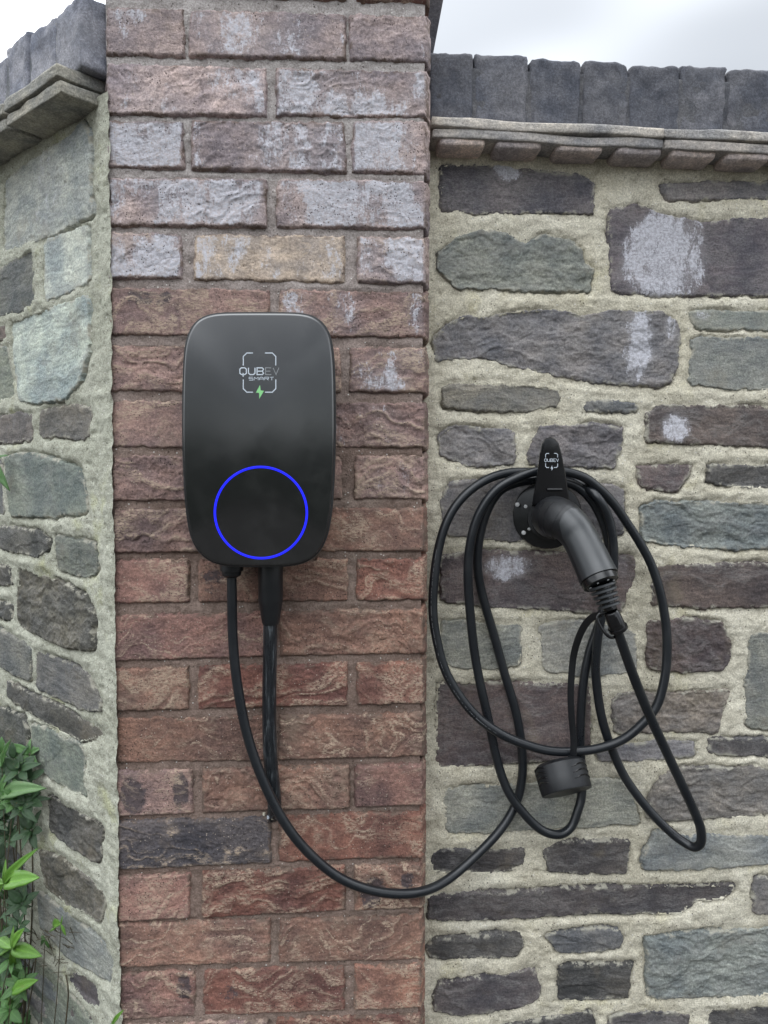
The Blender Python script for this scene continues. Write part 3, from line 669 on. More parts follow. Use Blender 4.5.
# ------------------------------------------------------------------ generic shapes for the equipment
def catmull(P, sub=8, closed=False):
    P = [Vector(p) for p in P]; n = len(P); o = []
    rng = range(n) if closed else range(n-1)
    for i in rng:
        if closed: a, b, c, d = P[i-1], P[i], P[(i+1) % n], P[(i+2) % n]
        else: a, b, c, d = P[max(i-1, 0)], P[i], P[i+1], P[min(i+2, n-1)]
        for k in range(sub):
            t = k/sub; o.append(.5*((2*b)+(c-a)*t+(2*a-5*b+4*c-d)*t*t+(3*b-a-3*c+d)*t**3))
    if not closed: o.append(P[-1])
    return o
def loft(P, rad, side=16, up=None, arc=None, close=True, off=0.0):
    """sweep an ellipse (a across, b along up) down the path P; arc=(from,to) degrees gives an open shell"""
    P = [Vector(p) for p in P]; V = []; Fc = []; n = len(P)
    T = [(P[min(i+1, n-1)]-P[max(i-1, 0)]).normalized() for i in range(n)]
    N = (up or Vector((0, -1, 0))); N = (N-T[0]*N.dot(T[0])).normalized()
    for i in range(n):
        if i: q = T[i-1].rotation_difference(T[i]); N = q @ N
        N = (N-T[i]*N.dot(T[i])).normalized(); B = T[i].cross(N)
        r = rad[i] if isinstance(rad, (list, tuple)) else rad
        a, b = (r if isinstance(r, tuple) else (r, r))
        m_ = side if arc is None else side+1
        for k in range(m_):
            th = 2*math.pi*k/side if arc is None else R(arc[0]+(arc[1]-arc[0])*k/side)
            V.append(P[i]+N*((b+off)*math.cos(th))+B*((a+off)*math.sin(th)))
    m_ = side if arc is None else side+1
    for i in range(n-1):
        for k in range(side):
            k2 = (k+1) % m_; Fc.append((i*m_+k, i*m_+k2, (i+1)*m_+k2, (i+1)*m_+k))
    if arc is None and close:
        Fc.append(tuple(range(side))[::-1]); Fc.append(tuple((n-1)*side+k for k in range(side)))
    return V, Fc
def part(name, VF, mat, parent, smooth=True, sharp=True):
    o0 = parent.matrix_world.translation if False else parent['_o'] if '_o' in parent else (0, 0, 0)
    off = Vector(o0)
    me = meshpy(name, [Vector(v)-off for v in VF[0]], VF[1], smooth)
    bm = bmesh.new(); bm.from_mesh(me); bmesh.ops.recalc_face_normals(bm, faces=bm.faces[:])
    if sharp:
        for e in bm.edges:
            if len(e.link_faces) == 2 and e.calc_face_angle(0) > R(38): e.smooth = False
    bm.to_mesh(me); bm.free()
    o = link(name, me, mat, parent); return o
def root(name, P, label, cat, group=None):
    e = empty(name, P); e['_o'] = tuple(P); tag(e, label, cat, group); return e
def sub(name, VF, mat, parent, rootobj, **k):
    """sub-part: mesh in the root's space under a part that sits at the root's origin"""
    parent['_o'] = rootobj['_o']; o = part(name, VF, mat, parent, **k); del parent['_o']; return o
def join(*vfs):
    V = []; Fc = []
    for v, f in vfs:
        b = len(V); V += list(v); Fc += [tuple(i+b for i in q) for q in f]
    return V, Fc
def disc(c, axis, r, th, side=24, dome=0.0):
    axis = Vector(axis).normalized(); c = Vector(c)
    return loft([c, c+axis*th*.8, c+axis*th], [r, r, r*.88 if dome else r*.97], side, Vector((0, 0, 1)))
# ------------------------------------------------------------------ wall charger
ch = root('wall_charger', FP.P(258.5, 567, 0), 'black rounded wall box with a blue glowing ring, fixed to the brick pillar', 'charger')
prof = [(312.6, 3), (312.7, 18), (312.8, 34), (313, 48), (315.5, 58), (321, 65.5), (332, 71), (352, 74.3), (400, 75.8), (450, 75.6), (500, 73.3), (532, 69.5), (549, 63.5), (560, 54), (564.3, 44), (565.8, 34), (566.2, 18), (566.3, 3)]
WF = .104
ring = [(258.5+h_, y) for y, h_ in prof]+[(258.5-h_, y) for y, h_ in prof[::-1]]
ring3 = [Vector((*FP.uv(x, y, WF), 0)) for x, y in ring]
out = catmull(ring3, 10, True)
def resample(P, n):
    Lc = [0]
    for i in range(len(P)): Lc.append(Lc[-1]+(P[(i+1) % len(P)]-P[i]).length)
    o = []; j = 0
    for k in range(n):
        t = Lc[-1]*k/n
        while Lc[j+1] < t: j += 1
        f_ = (t-Lc[j])/max(1e-9, Lc[j+1]-Lc[j]); o.append(P[j].lerp(P[(j+1) % len(P)], f_))
    return o
out = resample(out, 160)
for _ in range(14): out = [(out[i-1]+out[i]*2+out[(i+1) % 160])/4 for i in range(160)]
NC = len(out)
def offs(pts, d):
    o = []
    for i in range(len(pts)):
        t = (pts[(i+1) % len(pts)]-pts[i-1]).normalized(); nn = Vector((t.y, -t.x, 0)); o.append(pts[i]+nn*d)
    return o
ctr = sum(out, Vector())/NC
sg = -1 if (offs(out, .001)[5]-ctr).length < (out[5]-ctr).length else 1
def shell(layers, cap0=True, cap1=True):
    V = []; Fc = []
    for d, w in layers:
        w = w+.016 if .05 < w < .1 else w
        for p in offs(out, sg*d): V.append(FP.at(p.x, p.y, w))
    for i in range(len(layers)-1):
        for k in range(NC): Fc.append((i*NC+k, i*NC+(k+1) % NC, (i+1)*NC+(k+1) % NC, (i+1)*NC+k))
    for use, li in ((cap0, 0), (cap1, len(layers)-1)):
        if not use: continue
        w = layers[li][1]; w = w+.016 if .05 < w < .1 else w; b = len(V); V.append(FP.at(ctr.x, ctr.y, w))
        for k in range(NC): Fc.append((li*NC+k, li*NC+(k+1) % NC, b))
    return V, Fc
part('back_plate', shell([(-.012, .001), (-.012, .016)]), M['trim'], ch)
part('housing', shell([(-.004, .004), (-.0005, .0065), (.0012, .012), (.0018, .060), (.0014, .0785)]), M['trim'], ch)
part('rim', shell([(-.004, .0780), (.0012, .0783), (.0019, .0790), (.0019, .0828), (.0014, .0838), (-.0015, .0842)]), M['trim'], ch)
fp_ = part('front_panel', shell([(-.0008, .0838), (-.0005, .0862), (-.0010, .0873), (-.0020, .0878), (-.0034, WF)]), M['box'], ch)
# light ring
cu, cv = FP.uv(261, 512.7, WF); r0 = (FP.uv(307, 512, WF)[0]-FP.uv(215, 512, WF)[0])/2
rp = [FP.at(cu+r0*math.cos(t)*1.0, cv+r0*math.sin(t), WF+.0002) for t in [2*math.pi*k/96 for k in range(96)]]
def torus(P, a, b, side=8):
    V = []; Fc = []; n = len(P)
    for i in range(n):
        t = (P[(i+1) % n]-P[i-1]).normalized(); nn = FP.n; bb = t.cross(nn)
        for k in range(side): th = 2*math.pi*k/side; V.append(P[i]+nn*(b*math.cos(th))+bb*(a*math.sin(th)))
    for i in range(n):
        for k in range(side): Fc.append((i*side+k, i*side+(k+1) % side, ((i+1) % n)*side+(k+1) % side, ((i+1) % n)*side+k))
    return V, Fc
part('light_ring', torus(rp, .0014, .0006), M['ring'], ch)
# print: flat strokes
def strokes(fr, w, lines, wd, th=.00018):
    """lines of pixel points -> thin flat ribbons standing th proud of offset w"""
    V = []; Fc = []
    for ln in lines:
        closed = ln[0] == ln[-1] and len(ln) > 2; pts = ln[:-1] if closed else ln
        q = [Vector((*fr.uv(x, y, w(y) if callable(w) else w), (w(y) if callable(w) else w))) for x, y in pts]; n = len(q); L_ = []; R_ = []
        for i in range(n):
            if closed: t0 = (q[i]-q[i-1]).normalized(); t1 = (q[(i+1) % n]-q[i]).normalized()
            else:
                t0 = (q[i]-q[i-1]).normalized() if i else (q[1]-q[0]).normalized(); t1 = (q[i+1]-q[i]).normalized() if i < n-1 else t0
            t = (t0+t1).normalized() if (t0+t1).length > .1 else t0
            k = 1/max(.5, t.dot(t1)); nn = Vector((t.y, -t.x, 0))*wd/2*k; L_.append(q[i]+nn); R_.append(q[i]-nn)
        b = len(V)
        for lr in zip(L_, R_):
            for p in lr: V.append(fr.at(p.x, p.y, p.z+th))
            for p in lr: V.append(fr.at(p.x, p.y, p.z-.0001))
        m_ = n if closed else n-1
        for i in range(m_):
            a = b+i*4; c = b+((i+1) % n)*4
            Fc += [(a, a+1, c+1, c), (a, c, c+2, a+2), (a+1, a+3, c+3, c+1)]
    return V, Fc
def frame_marks(x0, y0, x1, y1, g0, g1, h0, h1, r):
    """square frame broken top/bottom (g0..g1) and at the sides (h0..h1)"""
    return [[(g0, y0), (x0+r, y0), (x0, y0+r), (x0, h0)], [(g1, y0), (x1-r, y0), (x1, y0+r), (x1, h0)],
            [(g0, y1), (x0+r, y1), (x0, y1-r), (x0, h1)], [(g1, y1), (x1-r, y1), (x1, y1-r), (x1, h1)]]
def text(s, x0, y0, x1, y1):
    G = {'Q': [[(.25, 1), (0, .8), (0, .2), (.25, 0), (.75, 0), (1, .2), (1, .8), (.75, 1), (.25, 1)], [(.5, .75), (.5, 1.3)]],
         'U': [[(0, 0), (0, .8), (.25, 1), (.75, 1), (1, .8), (1, 0)]],
         'B': [[(0, 0), (.8, 0), (1, .2), (.8, .5), (1, .8), (.8, 1), (0, 1), (0, 0)], [(0, .5), (.8, .5)]],
         'E': [[(1, 0), (0, 0), (0, 1), (1, 1)], [(0, .5), (.85, .5)]], 'V': [[(0, 0), (.5, 1), (1, 0)]],
         'S': [[(1, 0), (0, 0), (0, .5), (1, .5), (1, 1), (0, 1)]], 'M': [[(0, 1), (0, 0), (.5, .5), (1, 0), (1, 1)]],
         'A': [[(0, 1), (0, .3), (.3, 0), (.7, 0), (1, .3), (1, 1)], [(0, .6), (1, .6)]],
         'R': [[(0, 1), (0, 0), (1, 0), (1, .5), (0, .5)], [(.5, .5), (1, 1)]], 'T': [[(0, 0), (1, 0)], [(.5, 0), (.5, 1)]]}
    n = len(s); w = (x1-x0)/n; o = []
    for i, c in enumerate(s):
        for ln in G[c]: o.append([(x0+w*(i+.1+.76*a), y0+(y1-y0)*b) for a, b in ln])
    return o
part('logo_frame', strokes(FP, WF, frame_marks(243.3, 353, 275.8, 392.2, 253, 265, 365.5, 379.5, 3.5), .0012), M['print'], ch, smooth=False)
part('logo_lettering', strokes(FP, WF, text('QUB', 239, 367.8, 264.8, 374.6), .00125), M['print'], ch, smooth=False)
part('logo_lettering', strokes(FP, WF, text('EV', 264.8, 367.8, 280, 374.6), .0010), M['print2'], ch, smooth=False)
part('logo_lettering', strokes(FP, WF, text('SMART', 248.5, 377.2, 274.5, 380.2), .0006), M['print'], ch, smooth=False)
def polyflat(fr, w, pts, th=.0003):
    q = [fr.P(x, y, w) for x, y in pts]; n = len(q); V = [p+fr.n*th for p in q]+[p-fr.n*.0001 for p in q]
    return V, [tuple(range(n))]+[(i, (i+1) % n, n+(i+1) % n, n+i) for i in range(n)]
part('logo_bolt', polyflat(FP, WF, [(260, 385), (256, 392.6), (259.2, 393), (259.3, 398.8), (264, 390.8), (260.6, 390.4)]), M['bolt'], ch, smooth=False)
# glands under the box
g0 = FP.P(231.5, 563, .045); dn = Vector((0, 0, -1))
part('cable_gland', loft([g0, g0+dn*.010, g0+dn*.0105, g0+dn*.016, g0+dn*.019], [.0155, .0155, .0135, .0125, .0085], 20), M['rubber'], ch)
g1 = FP.P(270.5, 563, .033)
part('cable_boot', loft([g1, g1+dn*.004, g1+dn*.050, g1+dn*.053, g1+dn*.080, g1+dn*.083], [.0160, .0168, .0166, .0160, .0118, .0108], 24), M['rubber'], ch)
# supply cable
sc_ = root('supply_cable', FP.P(272, 815, .0), 'thick straight black cable dropping from the charger into a hole in the brickwork', 'cable')
path = catmull([FP.P(270.5, 612, .033), FP.P(270.2, 640, .033), FP.P(269.5, 680, .030), FP.P(269.3, 720, .028), FP.P(270.5, 760, .026), FP.P(273.5, 790, .022), FP.P(274.5, 806, .012), FP.P(273.5, 815, -.004), FP.P(273, 819, -.03)], 8)
part('cord', loft(path, .0096, 18), M['sheath'], sc_)
for i in range(5):
    p = FP.P(264+i*4.2, 812+abs(i-2)*-1.5+random.uniform(-2, 2)+5, .008)
    V, Fc = loft([p, p+Vector((0, 0, -.004))], [.0022, .0018], 7); part('sealant', (V, Fc), M['print'] if i % 2 else M['m_right'], sc_)
# ------------------------------------------------------------------ cable hook
hk = root('cable_hook', FR.P(547, 517, 0), 'glossy black cable holder with upright tongue screwed to the stone wall', 'cable holder')
c0 = FR.P(548, 517, .006)
part('base_plate', loft([FR.P(547, 515, .004), FR.P(547, 515, .014), FR.P(547, 515, .0165), FR.P(547, 515, .017)], [.0505, .0505, .049, .046], 40, Vector((0, 0, 1))), M['hook'], hk)
def screw(px, py, w, r=.0032):
    p = FR.P(px, py, w)
    o = part('screw', loft([p, p+FR.n*.0012, p+FR.n*.0018], [r, r, r*.6], 14, Vector((0, 0, 1))), M['screw'], hk)
screw(517.2, 504.5, .017); screw(523.6, 532.7, .017); screw(525.5, 506.5, .017, .0026); screw(529, 529, .017, .0022)
# horn behind the tongue that carries the coils
part('horn', loft([FR.P(549, 500, .012), FR.P(549, 499, .04), FR.P(550, 497, .075)], [(.017, .010), (.016, .009), (.015, .009)], 20, Vector((0, 0, 1))), M['hook'], hk)
tg = [(550, 437), (545.5, 438.5), (541.8, 443), (539.6, 453), (537.5, 470), (534.5, 488), (531.5, 506), (570.5, 506), (568, 490), (565, 470), (561.5, 453), (558.6, 443), (554.8, 438.5)]
def tongue(sc0, w):
    cx, cy = 551, 475; return [FR.P(cx+(x-cx)*sc0, cy+(y-cy)*sc0, w+.00019*(506-(cy+(y-cy)*sc0))) for x, y in tg]
V = []; Fc = []; n = len(tg)
for s_, w_ in ((.93, .062), (1.0, .065), (1.0, .0785), (.975, .081), (.93, .0818)): V += tongue(s_, w_)
for i in range(4):
    for k in range(n): Fc.append((i*n+k, i*n+(k+1) % n, (i+1)*n+(k+1) % n, (i+1)*n+k))
Fc += [tuple(range(n)), tuple(4*n+k for k in range(n))]
tng = part('tongue', (V, Fc), M['hook'], hk)
wl_ = lambda y: .0821+.00019*(506-y)
part('logo_frame', strokes(FR, wl_, frame_marks(545.5, 453.4, 557.6, 467.5, 549, 554, 457.5, 463.5, 1.2), .0009, .0004), M['print'], hk, smooth=False)
part('logo_lettering', strokes(FR, wl_, text('QUBEV', 544.2, 458.8, 559, 461.6), .0006, .0004), M['print'], hk, smooth=False)
part('logo_bolt', polyflat(FR, wl_(466), [(552, 465.5), (550.6, 468.3), (551.6, 468.4), (551.6, 470.6), (553.2, 467.6), (552.2, 467.5)], .0005), M['print'], hk, smooth=False)
# slot lip and socket
part('slot_lip', loft([FR.P(547, 489.5, .0852), FR.P(562, 489.5, .0852)], .0022, 8), M['hook'], hk)
part('socket', loft([FR.P(550, 518, .014), FR.P(550, 518, .018), FR.P(550.5, 518, .045), FR.P(551, 518, .062), FR.P(551, 518, .063)], [.036, .0335, .032, .0325, .029], 32, Vector((0, 0, 1))), M['hook'], hk)
# ------------------------------------------------------------------ charging cable: cord, plug, strap, dust cap
cb = root('charging_cable', FR.P(560, 850, .02), 'long black charging cable hung in loops over the holder, its plug pushed in', 'cable')
pts = [('P', 231.5, 566, .045), ('P', 232, 600, .045), ('P', 233, 640, .043), ('P', 237, 682, .044), ('P', 246.5, 732, .046), ('P', 262, 778, .048), ('P', 283, 820, .048), ('P', 308, 852, .044), ('P', 340, 878, .038), ('P', 375, 891, .030), ('P', 410, 893.5, .020),
 ('R', 439, 885, .065), ('R', 467, 864, .045), ('R', 497, 834, .03), ('R', 514, 808, .02), ('R', 521, 785, .016), ('R', 522.5, 757, .015), ('R', 517, 717, .015), ('R', 505, 675, .014), ('R', 493, 632, .014), ('R', 482, 594, .018), ('R', 477.5, 565, .024), ('R', 479.5, 538, .028), ('R', 487, 511, .030), ('R', 501, 490, .032), ('R', 525, 481, .032), ('R', 550, 480, .030),
 ('R', 574, 485, .030), ('R', 592, 501, .030), ('R', 604, 525, .028), ('R', 609.5, 551, .026), ('R', 610.5, 577, .024), ('R', 605, 602, .022), ('R', 598, 627, .020), ('R', 590, 650, .018), ('R', 584, 679, .018), ('R', 581, 714, .018), ('R', 580.5, 748, .018), ('R', 582, 775, .020), ('R', 581.5, 796, .024), ('R', 578, 810, .028), ('R', 571, 827, .032), ('R', 558, 834.5, .036), ('R', 540, 829, .037), ('R', 521, 810, .037), ('R', 507, 789, .036), ('R', 497, 760, .033), ('R', 489, 722, .032), ('R', 480, 683, .032), ('R', 474, 649, .034), ('R', 469.5, 605, .038), ('R', 468, 574, .042), ('R', 470, 545, .045), ('R', 478.5, 515, .047), ('R', 495, 491, .048), ('R', 517, 477.5, .048), ('R', 538, 471, .047),
 ('R', 555, 470, .045), ('R', 581, 476, .043), ('R', 598, 487.5, .040), ('R', 614, 504, .036), ('R', 627, 523, .033), ('R', 640, 543, .032), ('R', 651, 564, .032), ('R', 659, 588, .034), ('R', 665, 618, .036), ('R', 667, 646, .039), ('R', 665, 676, .042), ('R', 657.5, 704, .044), ('R', 644, 722, .045), ('R', 623.5, 739, .046), ('R', 598, 748.5, .047), ('R', 572, 751.5, .048), ('R', 548, 750.5, .050), ('R', 524, 744, .051), ('R', 501, 734, .052), ('R', 479, 718.5, .052), ('R', 461, 698, .051), ('R', 445.5, 671, .049), ('R', 437, 641, .047), ('R', 433, 612, .045), ('R', 434, 582, .043), ('R', 438.5, 549, .040), ('R', 447.5, 520, .038), ('R', 462, 498, .034), ('R', 483, 481.5, .028), ('R', 505, 473.5, .020), ('R', 527, 472, .016), ('R', 550, 474, .016),
 ('R', 576, 481, .018), ('R', 597, 497, .046), ('R', 609, 520, .044), ('R', 613.5, 548, .042), ('R', 612.5, 577, .040), ('R', 605, 604, .038), ('R', 599.5, 627, .036), ('R', 596.5, 651, .033), ('R', 596, 676, .030), ('R', 601, 714, .028), ('R', 611, 747, .028), ('R', 626, 779, .032), ('R', 649, 810, .040), ('R', 671, 832.5, .050), ('R', 686, 843.5, .060), ('R', 695, 847, .069), ('R', 701, 842, .077), ('R', 700.5, 828, .084), ('R', 695, 813, .088), ('R', 684, 789, .094), ('R', 666.5, 752, .104), ('R', 649, 714, .118), ('R', 633.5, 676, .136), ('R', 620, 638, .154), ('R', 611, 612, .161)]
P3 = [(FP if f == 'P' else FR).P(x, y, w) for f, x, y, w in pts]
part('cord', loft(catmull(P3, 6), .0067, 16), M['cord'], cb)
ca = catmull(P3, 6); dm = []; acc = 0
i_a = 6*next(i for i, p in enumerate(pts) if p[1:3] == (501, 734)); i_b = 6*next(i for i, p in enumerate(pts) if p[1:3] == (438.5, 549)); rq = random.Random(4)
for i in range(i_a, i_b):
    for f_ in (0, .25, .5, .75):
        if rq.random() < .45: continue
        p = ca[i].lerp(ca[i+1], f_); t_ = (ca[i+1]-ca[i]).normalized(); vw = (Vector((0, 0, CAMH))-p); vw = (vw-t_*vw.dot(t_)).normalized(); sdv = t_.cross(vw)
        q = p+(vw*.93-sdv*.37)*.00675; L_ = .0012+.0012*rq.random()
        dm.append(loft([q-t_*L_/2, q+t_*L_/2], .00022, 4))
part('printed_mark', join(*dm), M['print2'], cb)
# plug body: from the socket outward, bending into the handle
hp = catmull([FR.P(551, 518, .030), FR.P(551, 518, .060), FR.P(552.5, 517.5, .082), FR.P(558, 518, .101), FR.P(568, 524, .114), FR.P(578, 536, .124), FR.P(588, 555, .138), FR.P(598.5, 578, .155)], 6)
nr = len(hp); rr = []
keyr = [(0, .026), (.16, .0275), (.34, .029), (.5, .0275), (.62, .0245), (.75, .0232), (.9, .0240), (1, .0250)]
for i in range(nr):
    t = i/(nr-1)
    for (a, x), (b, y) in zip(keyr, keyr[1:]):
        if a <= t <= b: f = (t-a)/(b-a); f = f*f*(3-2*f); rr.append((x*(1-f)+y*f)); break
pg = part('plug_body', loft(hp, [(r_, r_*1.02) for r_ in rr], 32, Vector((0, 0, 1))), M['rubber'], cb)
i0 = int(nr*.54)
# collar lip ridges across the head
for t_ in (.40, .45, .50):
    i = int((nr-1)*t_); V, Fc = loft(hp[i:i+2], rr[i]*1.012, 32, Vector((0, 0, 1))); sub('ridge', (V, Fc), M['rubber'], pg, cb)
# grip panel = front shell of the handle
gp = hp[i0:]; gr = rr[i0:]
up0 = Vector((0.25, -1, .25))
def panel(off, ext):
    V = []; Fc = []; n = len(gp); T = [(gp[min(i+1, n-1)]-gp[max(i-1, 0)]).normalized() for i in range(n)]; N = up0
    for i in range(n):
        N = (N-T[i]*N.dot(T[i])).normalized(); B = T[i].cross(N); h_ = (74+ext)*min(1, .30+.75*math.sqrt(min(1, i/7)))
        for k in range(21):
            th = R(-h_+2*h_*k/20); rr_ = gr[i]+off; V.append(gp[i]+N*(rr_*math.cos(th))+B*(rr_*math.sin(th)))
    for i in range(n-1):
        for k in range(20): Fc.append((i*21+k, i*21+k+1, (i+1)*21+k+1, (i+1)*21+k))
    return V, Fc
Vo, Fo = panel(.0014, 0); Vi, Fi = panel(-.0008, 4)
nb = len(Vo); m1 = 21; ng = len(gp)
Fs = [(k, k+1, nb+k+1, nb+k) for k in range(20)]+[((ng-1)*m1+k, (ng-1)*m1+k+1, nb+(ng-1)*m1+k+1, nb+(ng-1)*m1+k) for k in range(20)]
Fs += [(i*m1, (i+1)*m1, nb+(i+1)*m1, nb+i*m1) for i in range(ng-1)]+[(i*m1+20, (i+1)*m1+20, nb+(i+1)*m1+20, nb+i*m1+20) for i in range(ng-1)]
sub('grip_panel', (Vo+Vi, Fo+[tuple(i+nb for i in f) for f in Fi]+Fs), M['grip'], pg, cb)
# end collar
ax = (hp[-1]-hp[-3]).normalized(); e0 = hp[-1]
ec = part('end_collar', loft([e0-ax*.001, e0+ax*.003, e0+ax*.009, e0+ax*.0105], [.0240, .0243, .0236, .0205], 32), M['hook'], cb)
sd = ax.cross(Vector((0, -1, 0))).normalized(); fw = sd.cross(ax).normalized()
for a in (-75, -25, 25, 75):
    dd = fw*math.cos(R(a))+sd*math.sin(R(a)); p = e0+ax*.0103+dd*.0165
    if dd.y > 0: dd = -dd
    sub('screw', loft([p, p+ax*.001], .0014, 8), M['screw'], ec, cb)
# ribbed strain relief along to the cord
rp0 = e0+ax*.010; rp1 = FR.P(609.5, 607, .166); nrib = 5
sr = part('strain_relief', loft([rp0, rp0.lerp(rp1, .5), rp1, rp1+(rp1-rp0).normalized()*.004], [.0105, .0098, .0090, .0085], 20), M['hook'], cb)
for i in range(nrib):
    t = i/(nrib-.4)+.06; p = rp0.lerp(rp1, t); d_ = (rp1-rp0).normalized(); rb = .0182-.0036*t
    sub('rib', loft([p-d_*.0018, p-d_*.0012, p+d_*.0012, p+d_*.0018], [rb-.0012, rb, rb, rb-.0012], 24), M['grip'], sr, cb)
    if i < nrib-1:
        q = p+d_*.0035-Vector((0, 1, 0))*(rb-.003); sub('web', loft([q, q+d_*.004], .0016, 6), M['rubber'], sr, cb)
# clamp that holds the strap
k0 = FR.P(610.8, 611, .163); k1 = FR.P(618.5, 629.5, .158); dk = (k1-k0).normalized()
cl_ = part('strap_clamp', loft([k0, k0+dk*.002, k0.lerp(k1, .85), k0.lerp(k1, .86), k1], [.0085, .0100, .0112, .0128, .0128], 24), M['hook'], cb)
sub('clamp_button', loft([k0.lerp(k1, .25)-Vector((0, .0085, 0)), k0.lerp(k1, .7)-Vector((0, .0098, 0))], [(.0035, .002), (.0045, .002)], 12), M['hook'], cl_, cb)
# strap: flat band
def band(P, wd, th, up):
    return loft(P, [(wd, th)]*len(P), 10, up)
lp = catmull([FR.P(606, 613, .160), FR.P(600, 614, .158), FR.P(597.5, 618, .158), FR.P(600, 625, .160), FR.P(605, 633, .162), FR.P(611, 637.5, .160), FR.P(617, 636, .154)], 6)
part('strap_ring', band(lp, .0022, .0014, Vector((0, -1, 0))), M['hook'], cb)
sp_ = catmull([FR.P(600, 614.5, .154), FR.P(593, 617, .140), FR.P(585, 625, .124), FR.P(577.5, 641, .104), FR.P(573, 660, .086), FR.P(570.8, 690, .078), FR.P(571.5, 715, .072), FR.P(573.5, 738, .066), FR.P(573.5, 750, .064), FR.P(572.5, 760, .060)], 6)
part('strap', band(sp_, .0050, .0013, Vector((0, -1, 0))), M['rubber'], cb)
# dust cap
t0 = FR.P(559, 764, .044); b0_ = FR.P(567, 792.5, .0655); da = (b0_-t0).normalized(); Hc = (b0_-t0).length
up_ = Vector((0, -1, 0))
cap = part('dust_cap', loft([t0-da*.004, t0-da*.003, t0+da*.002, t0.lerp(b0_, .5), b0_-da*.002, b0_, b0_+da*.0001, b0_-da*.002, b0_-da*.006], [.006, .031, .0378, .0374, .0368, .0360, .0340, .0325, .0310], 48, up_), M['rubber'], cb)
sd = da.cross(up_).normalized(); fw = sd.cross(da).normalized()
if fw.y > 0: fw = -fw
for (a0_, a1_, ts) in ((-78, -18, (.30, .50, .70)), (40, 84, (.15, .32, .49, .66))):
    for t in ts:
        ln = []
        for k in range(9):
            a = R(a0_+(a1_-a0_)*k/8); rr_ = .0379-.0008*t
            ln.append(t0+da*(Hc*(t-.10*math.sin(math.pi*k/8)))+fw*(rr_*math.cos(a))+sd*(rr_*math.sin(a)))
        sub('grip_rib', loft(ln, [.0004]+[.0012]*7+[.0004], 6), M['hook'], cap, cb)
sub('strap_lug', loft([FR.P(572.5, 756, .062), FR.P(572, 766, .064)], [(.0065, .005), (.0045, .003)], 12), M['rubber'], cap, cb)
# ------------------------------------------------------------------ shrub at the foot of the left wall
def leaf_mesh(seed, wr=.26, fold=.35, curl=.25):
    V = []; Fc = []; rib = []; n = 9; m = 5
    for i in range(n):
        t = i/(n-1); w = wr*(math.sin(math.pi*min(1, t**.85))**.8)*(1-.15*t)+.004; zc = -curl*t*t
        for k in range(m):
            s = (k-(m-1)/2)/((m-1)/2); V.append((s*w, t, abs(s)*w*fold+zc+.012*math.sin(t*17+seed+s))); rib.append(1-abs(s)*1.6)
    for i in range(n-1):
        for k in range(m-1): Fc.append((i*m+k, i*m+k+1, (i+1)*m+k+1, (i+1)*m+k))
    b = len(V); V += [(x, y, z-.012) for x, y, z in V]; Fc += [tuple(b+j for j in f[::-1]) for f in Fc]; rib += rib
    per = [k for k in range(m)]+[i*m+m-1 for i in range(1, n)]+[(n-1)*m+k for k in range(m-2, -1, -1)]+[i*m for i in range(n-2, 0, -1)]
    for i in range(len(per)): a, c = per[i], per[(i+1) % len(per)]; Fc.append((c, a, a+b, c+b))
    me = meshpy('leaf', V, Fc); at = me.attributes.new('rib', 'FLOAT', 'POINT'); at.data.foreach_set('value', rib)
    me.materials.append(M['leaf']); return me
LM = [leaf_mesh(1, .19), leaf_mesh(2, .16, .5, .4), leaf_mesh(3, .21, .25, .12)]
rt = FL.P(-10, 1000, .04); base = Vector((rt.x, rt.y, 0))
sh = root('shrub', base, 'glossy green shrub with pointed leaves growing against the left stone wall', 'shrub')
rnd = random.Random(21)
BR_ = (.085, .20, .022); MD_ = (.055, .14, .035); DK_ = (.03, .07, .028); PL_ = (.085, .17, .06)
LV = []
def add_leaf(p, d, nrm_, ln, col, wd=1.0, pri=0.0):
    d = d.normalized(); z = (nrm_-d*nrm_.dot(d)); z = z.normalized() if z.length > 1e-3 else Vector((0, -1, 0)); x = d.cross(z)
    mt = Matrix((x, d, z)).transposed().to_4x4(); mt.translation = p-base
    j = rnd.uniform(.8, 1.25); c = CM.inverted() @ (p-Vector((0, 0, CAMH))); sx_, sy_ = 384-F*c.x/c.z, 512+F*c.y/c.z
    vis = 1 if (-15 < sx_ < 780 and -15 < sy_ < 1040) else 0
    LV.append((pri+vis*5-(p-Vector((0, 0, CAMH))).length, mt @ Matrix.Diagonal((ln*wd, ln, ln, 1)), rnd.randrange(3), (col[0]*j, col[1]*j, col[2]*j, 1)))
def stem(p, bend=.0, r=.0013):
    q = [base+Vector((rnd.uniform(-.04, .04), rnd.uniform(-.03, .03), 0))]
    for t in (.35, .7): q.append(q[0].lerp(p, t)+Vector((rnd.uniform(-.02, .02), rnd.uniform(-.005, .008), .0)))
    q.append(p); c = catmull(q, 6); n = len(c)
    part('stem', loft(c, [r*(1.5-.9*i/(n-1)) for i in range(n)], 7), M['stem'], sh)
def rosette(px, py, w, n, ln, col, axis=None, dirs=None):
    p = FL.P(px, py, w)
    if rnd.random() < .3: stem(p)
    ax_ = (axis or Vector((rnd.uniform(-.3, .5), -.8, .6))).normalized()
    a = ax_.orthogonal().normalized(); b = ax_.cross(a); ph = rnd.uniform(0, 6)
    for k in range(n):
        th = ph+k*2.399; el = .25+.5*(k/n); d = (a*math.cos(th)+b*math.sin(th))*math.cos(el)+ax_*math.sin(el)
        add_leaf(p+d*.002, d, ax_, ln*rnd.uniform(.7, 1.2), col, rnd.uniform(1.0, 1.5))
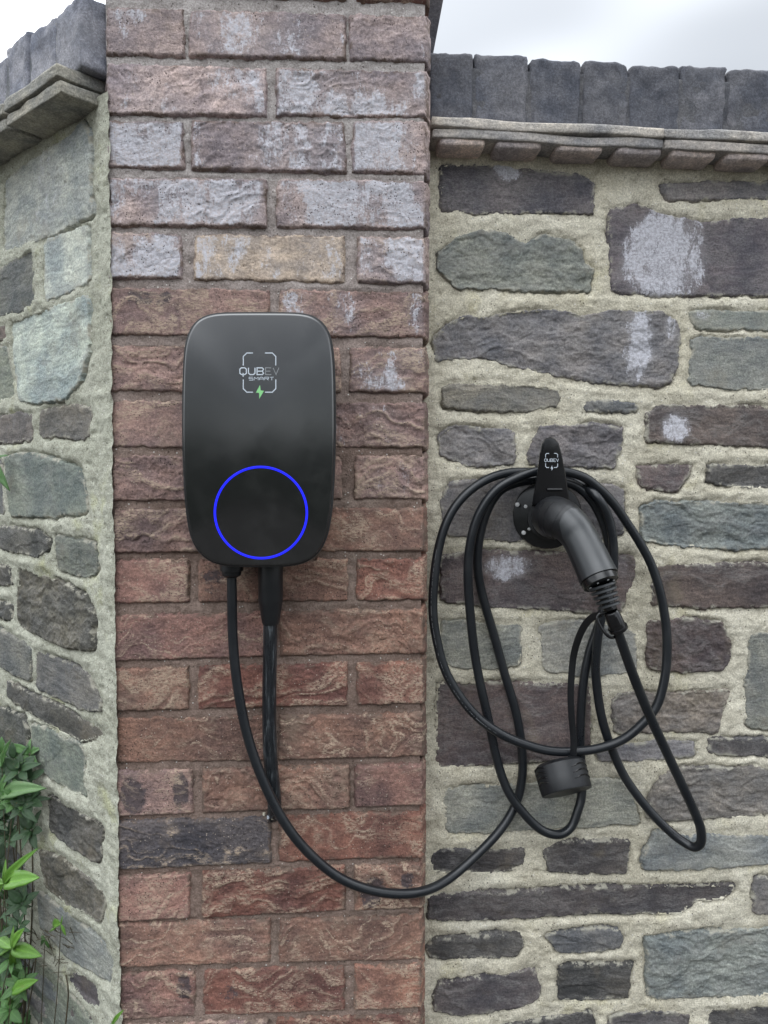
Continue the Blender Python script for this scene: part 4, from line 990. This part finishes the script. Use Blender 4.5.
def fan(px, py, w, tips, col):
    """leaves pointing at given pixels, as the photograph shows them"""
    p = FL.P(px, py, w); stem(p, r=.0009)
    for tx, ty in tips:
        q = FL.P(tx, ty, w+rnd.uniform(-.006, .008)); add_leaf(p, q-p, Vector((rnd.uniform(-.3, .4), -.8, .7)), (q-p).length*1.0, col, .62, 20)
fan(1, 796, .05, [(27, 782), (13, 812), (-14, 780), (4, 768), (-12, 812)], PL_)
fan(2, 768, .05, [(6, 740), (-6, 746)], MD_)
fan(4, 884, .06, [(31, 875), (20, 855), (5, 862), (-14, 880), (-8, 900)], BR_)
fan(12, 948, .06, [(36, 954), (12, 927), (-12, 950), (13, 978), (-6, 935), (19, 930)], BR_)
fan(11, 992, .06, [(32, 980), (-2, 1014)], BR_)
fan(61, 924, .03, [(42, 927), (66, 936), (62, 918)], BR_)
fan(45, 940, .02, [(38, 946), (50, 950), (40, 935)], MD_)
fan(113, 1024, .02, [(119, 1012), (108, 1020)], BR_)
fan(-6, 462, .03, [(3, 452), (2, 476), (4, 486), (-4, 445)], MD_)
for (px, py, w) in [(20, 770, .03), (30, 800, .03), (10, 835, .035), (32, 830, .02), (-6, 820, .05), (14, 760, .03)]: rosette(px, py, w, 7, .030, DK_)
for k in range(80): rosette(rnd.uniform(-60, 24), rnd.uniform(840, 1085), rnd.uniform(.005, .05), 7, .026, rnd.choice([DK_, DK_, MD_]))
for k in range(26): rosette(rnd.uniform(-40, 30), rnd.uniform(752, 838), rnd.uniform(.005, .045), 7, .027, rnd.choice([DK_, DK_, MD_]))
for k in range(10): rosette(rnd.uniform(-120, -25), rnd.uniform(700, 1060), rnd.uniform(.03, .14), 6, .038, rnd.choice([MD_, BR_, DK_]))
for (x0, y0, x1, y1) in ((16, 1024, 34, 962), (28, 1010, 36, 958), (68, 1000, 66, 975)):
    P_ = catmull([FL.P(x0-3, y0+30, .02), FL.P(x0, y0, .02), FL.P((x0+x1)/2+1, (y0+y1)/2, .025), FL.P(x1, y1, .02)], 5)
    part('stem', loft(P_, .0011, 6), M['stem'], sh)
LV.sort(key=lambda t: -t[0])
for _, mt, mi, c in LV[:290]:
    o = bpy.data.objects.new('leaf', LM[mi]); COL.objects.link(o); o.parent = sh; o.matrix_local = mt; o.color = c
rest = [([mt @ v.co+base for v in LM[mi].vertices], [tuple(f.vertices) for f in LM[mi].polygons]) for _, mt, mi, c in LV[290:]]
fo = part('foliage', join(*rest), M['leaf'], sh, sharp=False); fo.color = (*MD_, 1); tag(fo, kind='stuff'); fo.data.attributes.new('rib', 'FLOAT', 'POINT')
# bramble of fine dead twigs
tw = []
for k in range(40):
    p = FL.P(rnd.uniform(28, 75), rnd.uniform(925, 972), rnd.uniform(.005, .03)); d = Vector((rnd.uniform(-1, 1), rnd.uniform(-.4, .2), rnd.uniform(-.5, .8))).normalized()*rnd.uniform(.012, .03)
    tw.append(loft([p, p+d*.5+Vector((0, 0, rnd.uniform(-.003, .003))), p+d], [.0007, .0005, .0003], 5))
tag(part('twigs', join(*tw), M['stem'], sh), kind='stuff')
for o in bpy.data.objects:
    if '_o' in o: del o['_o']
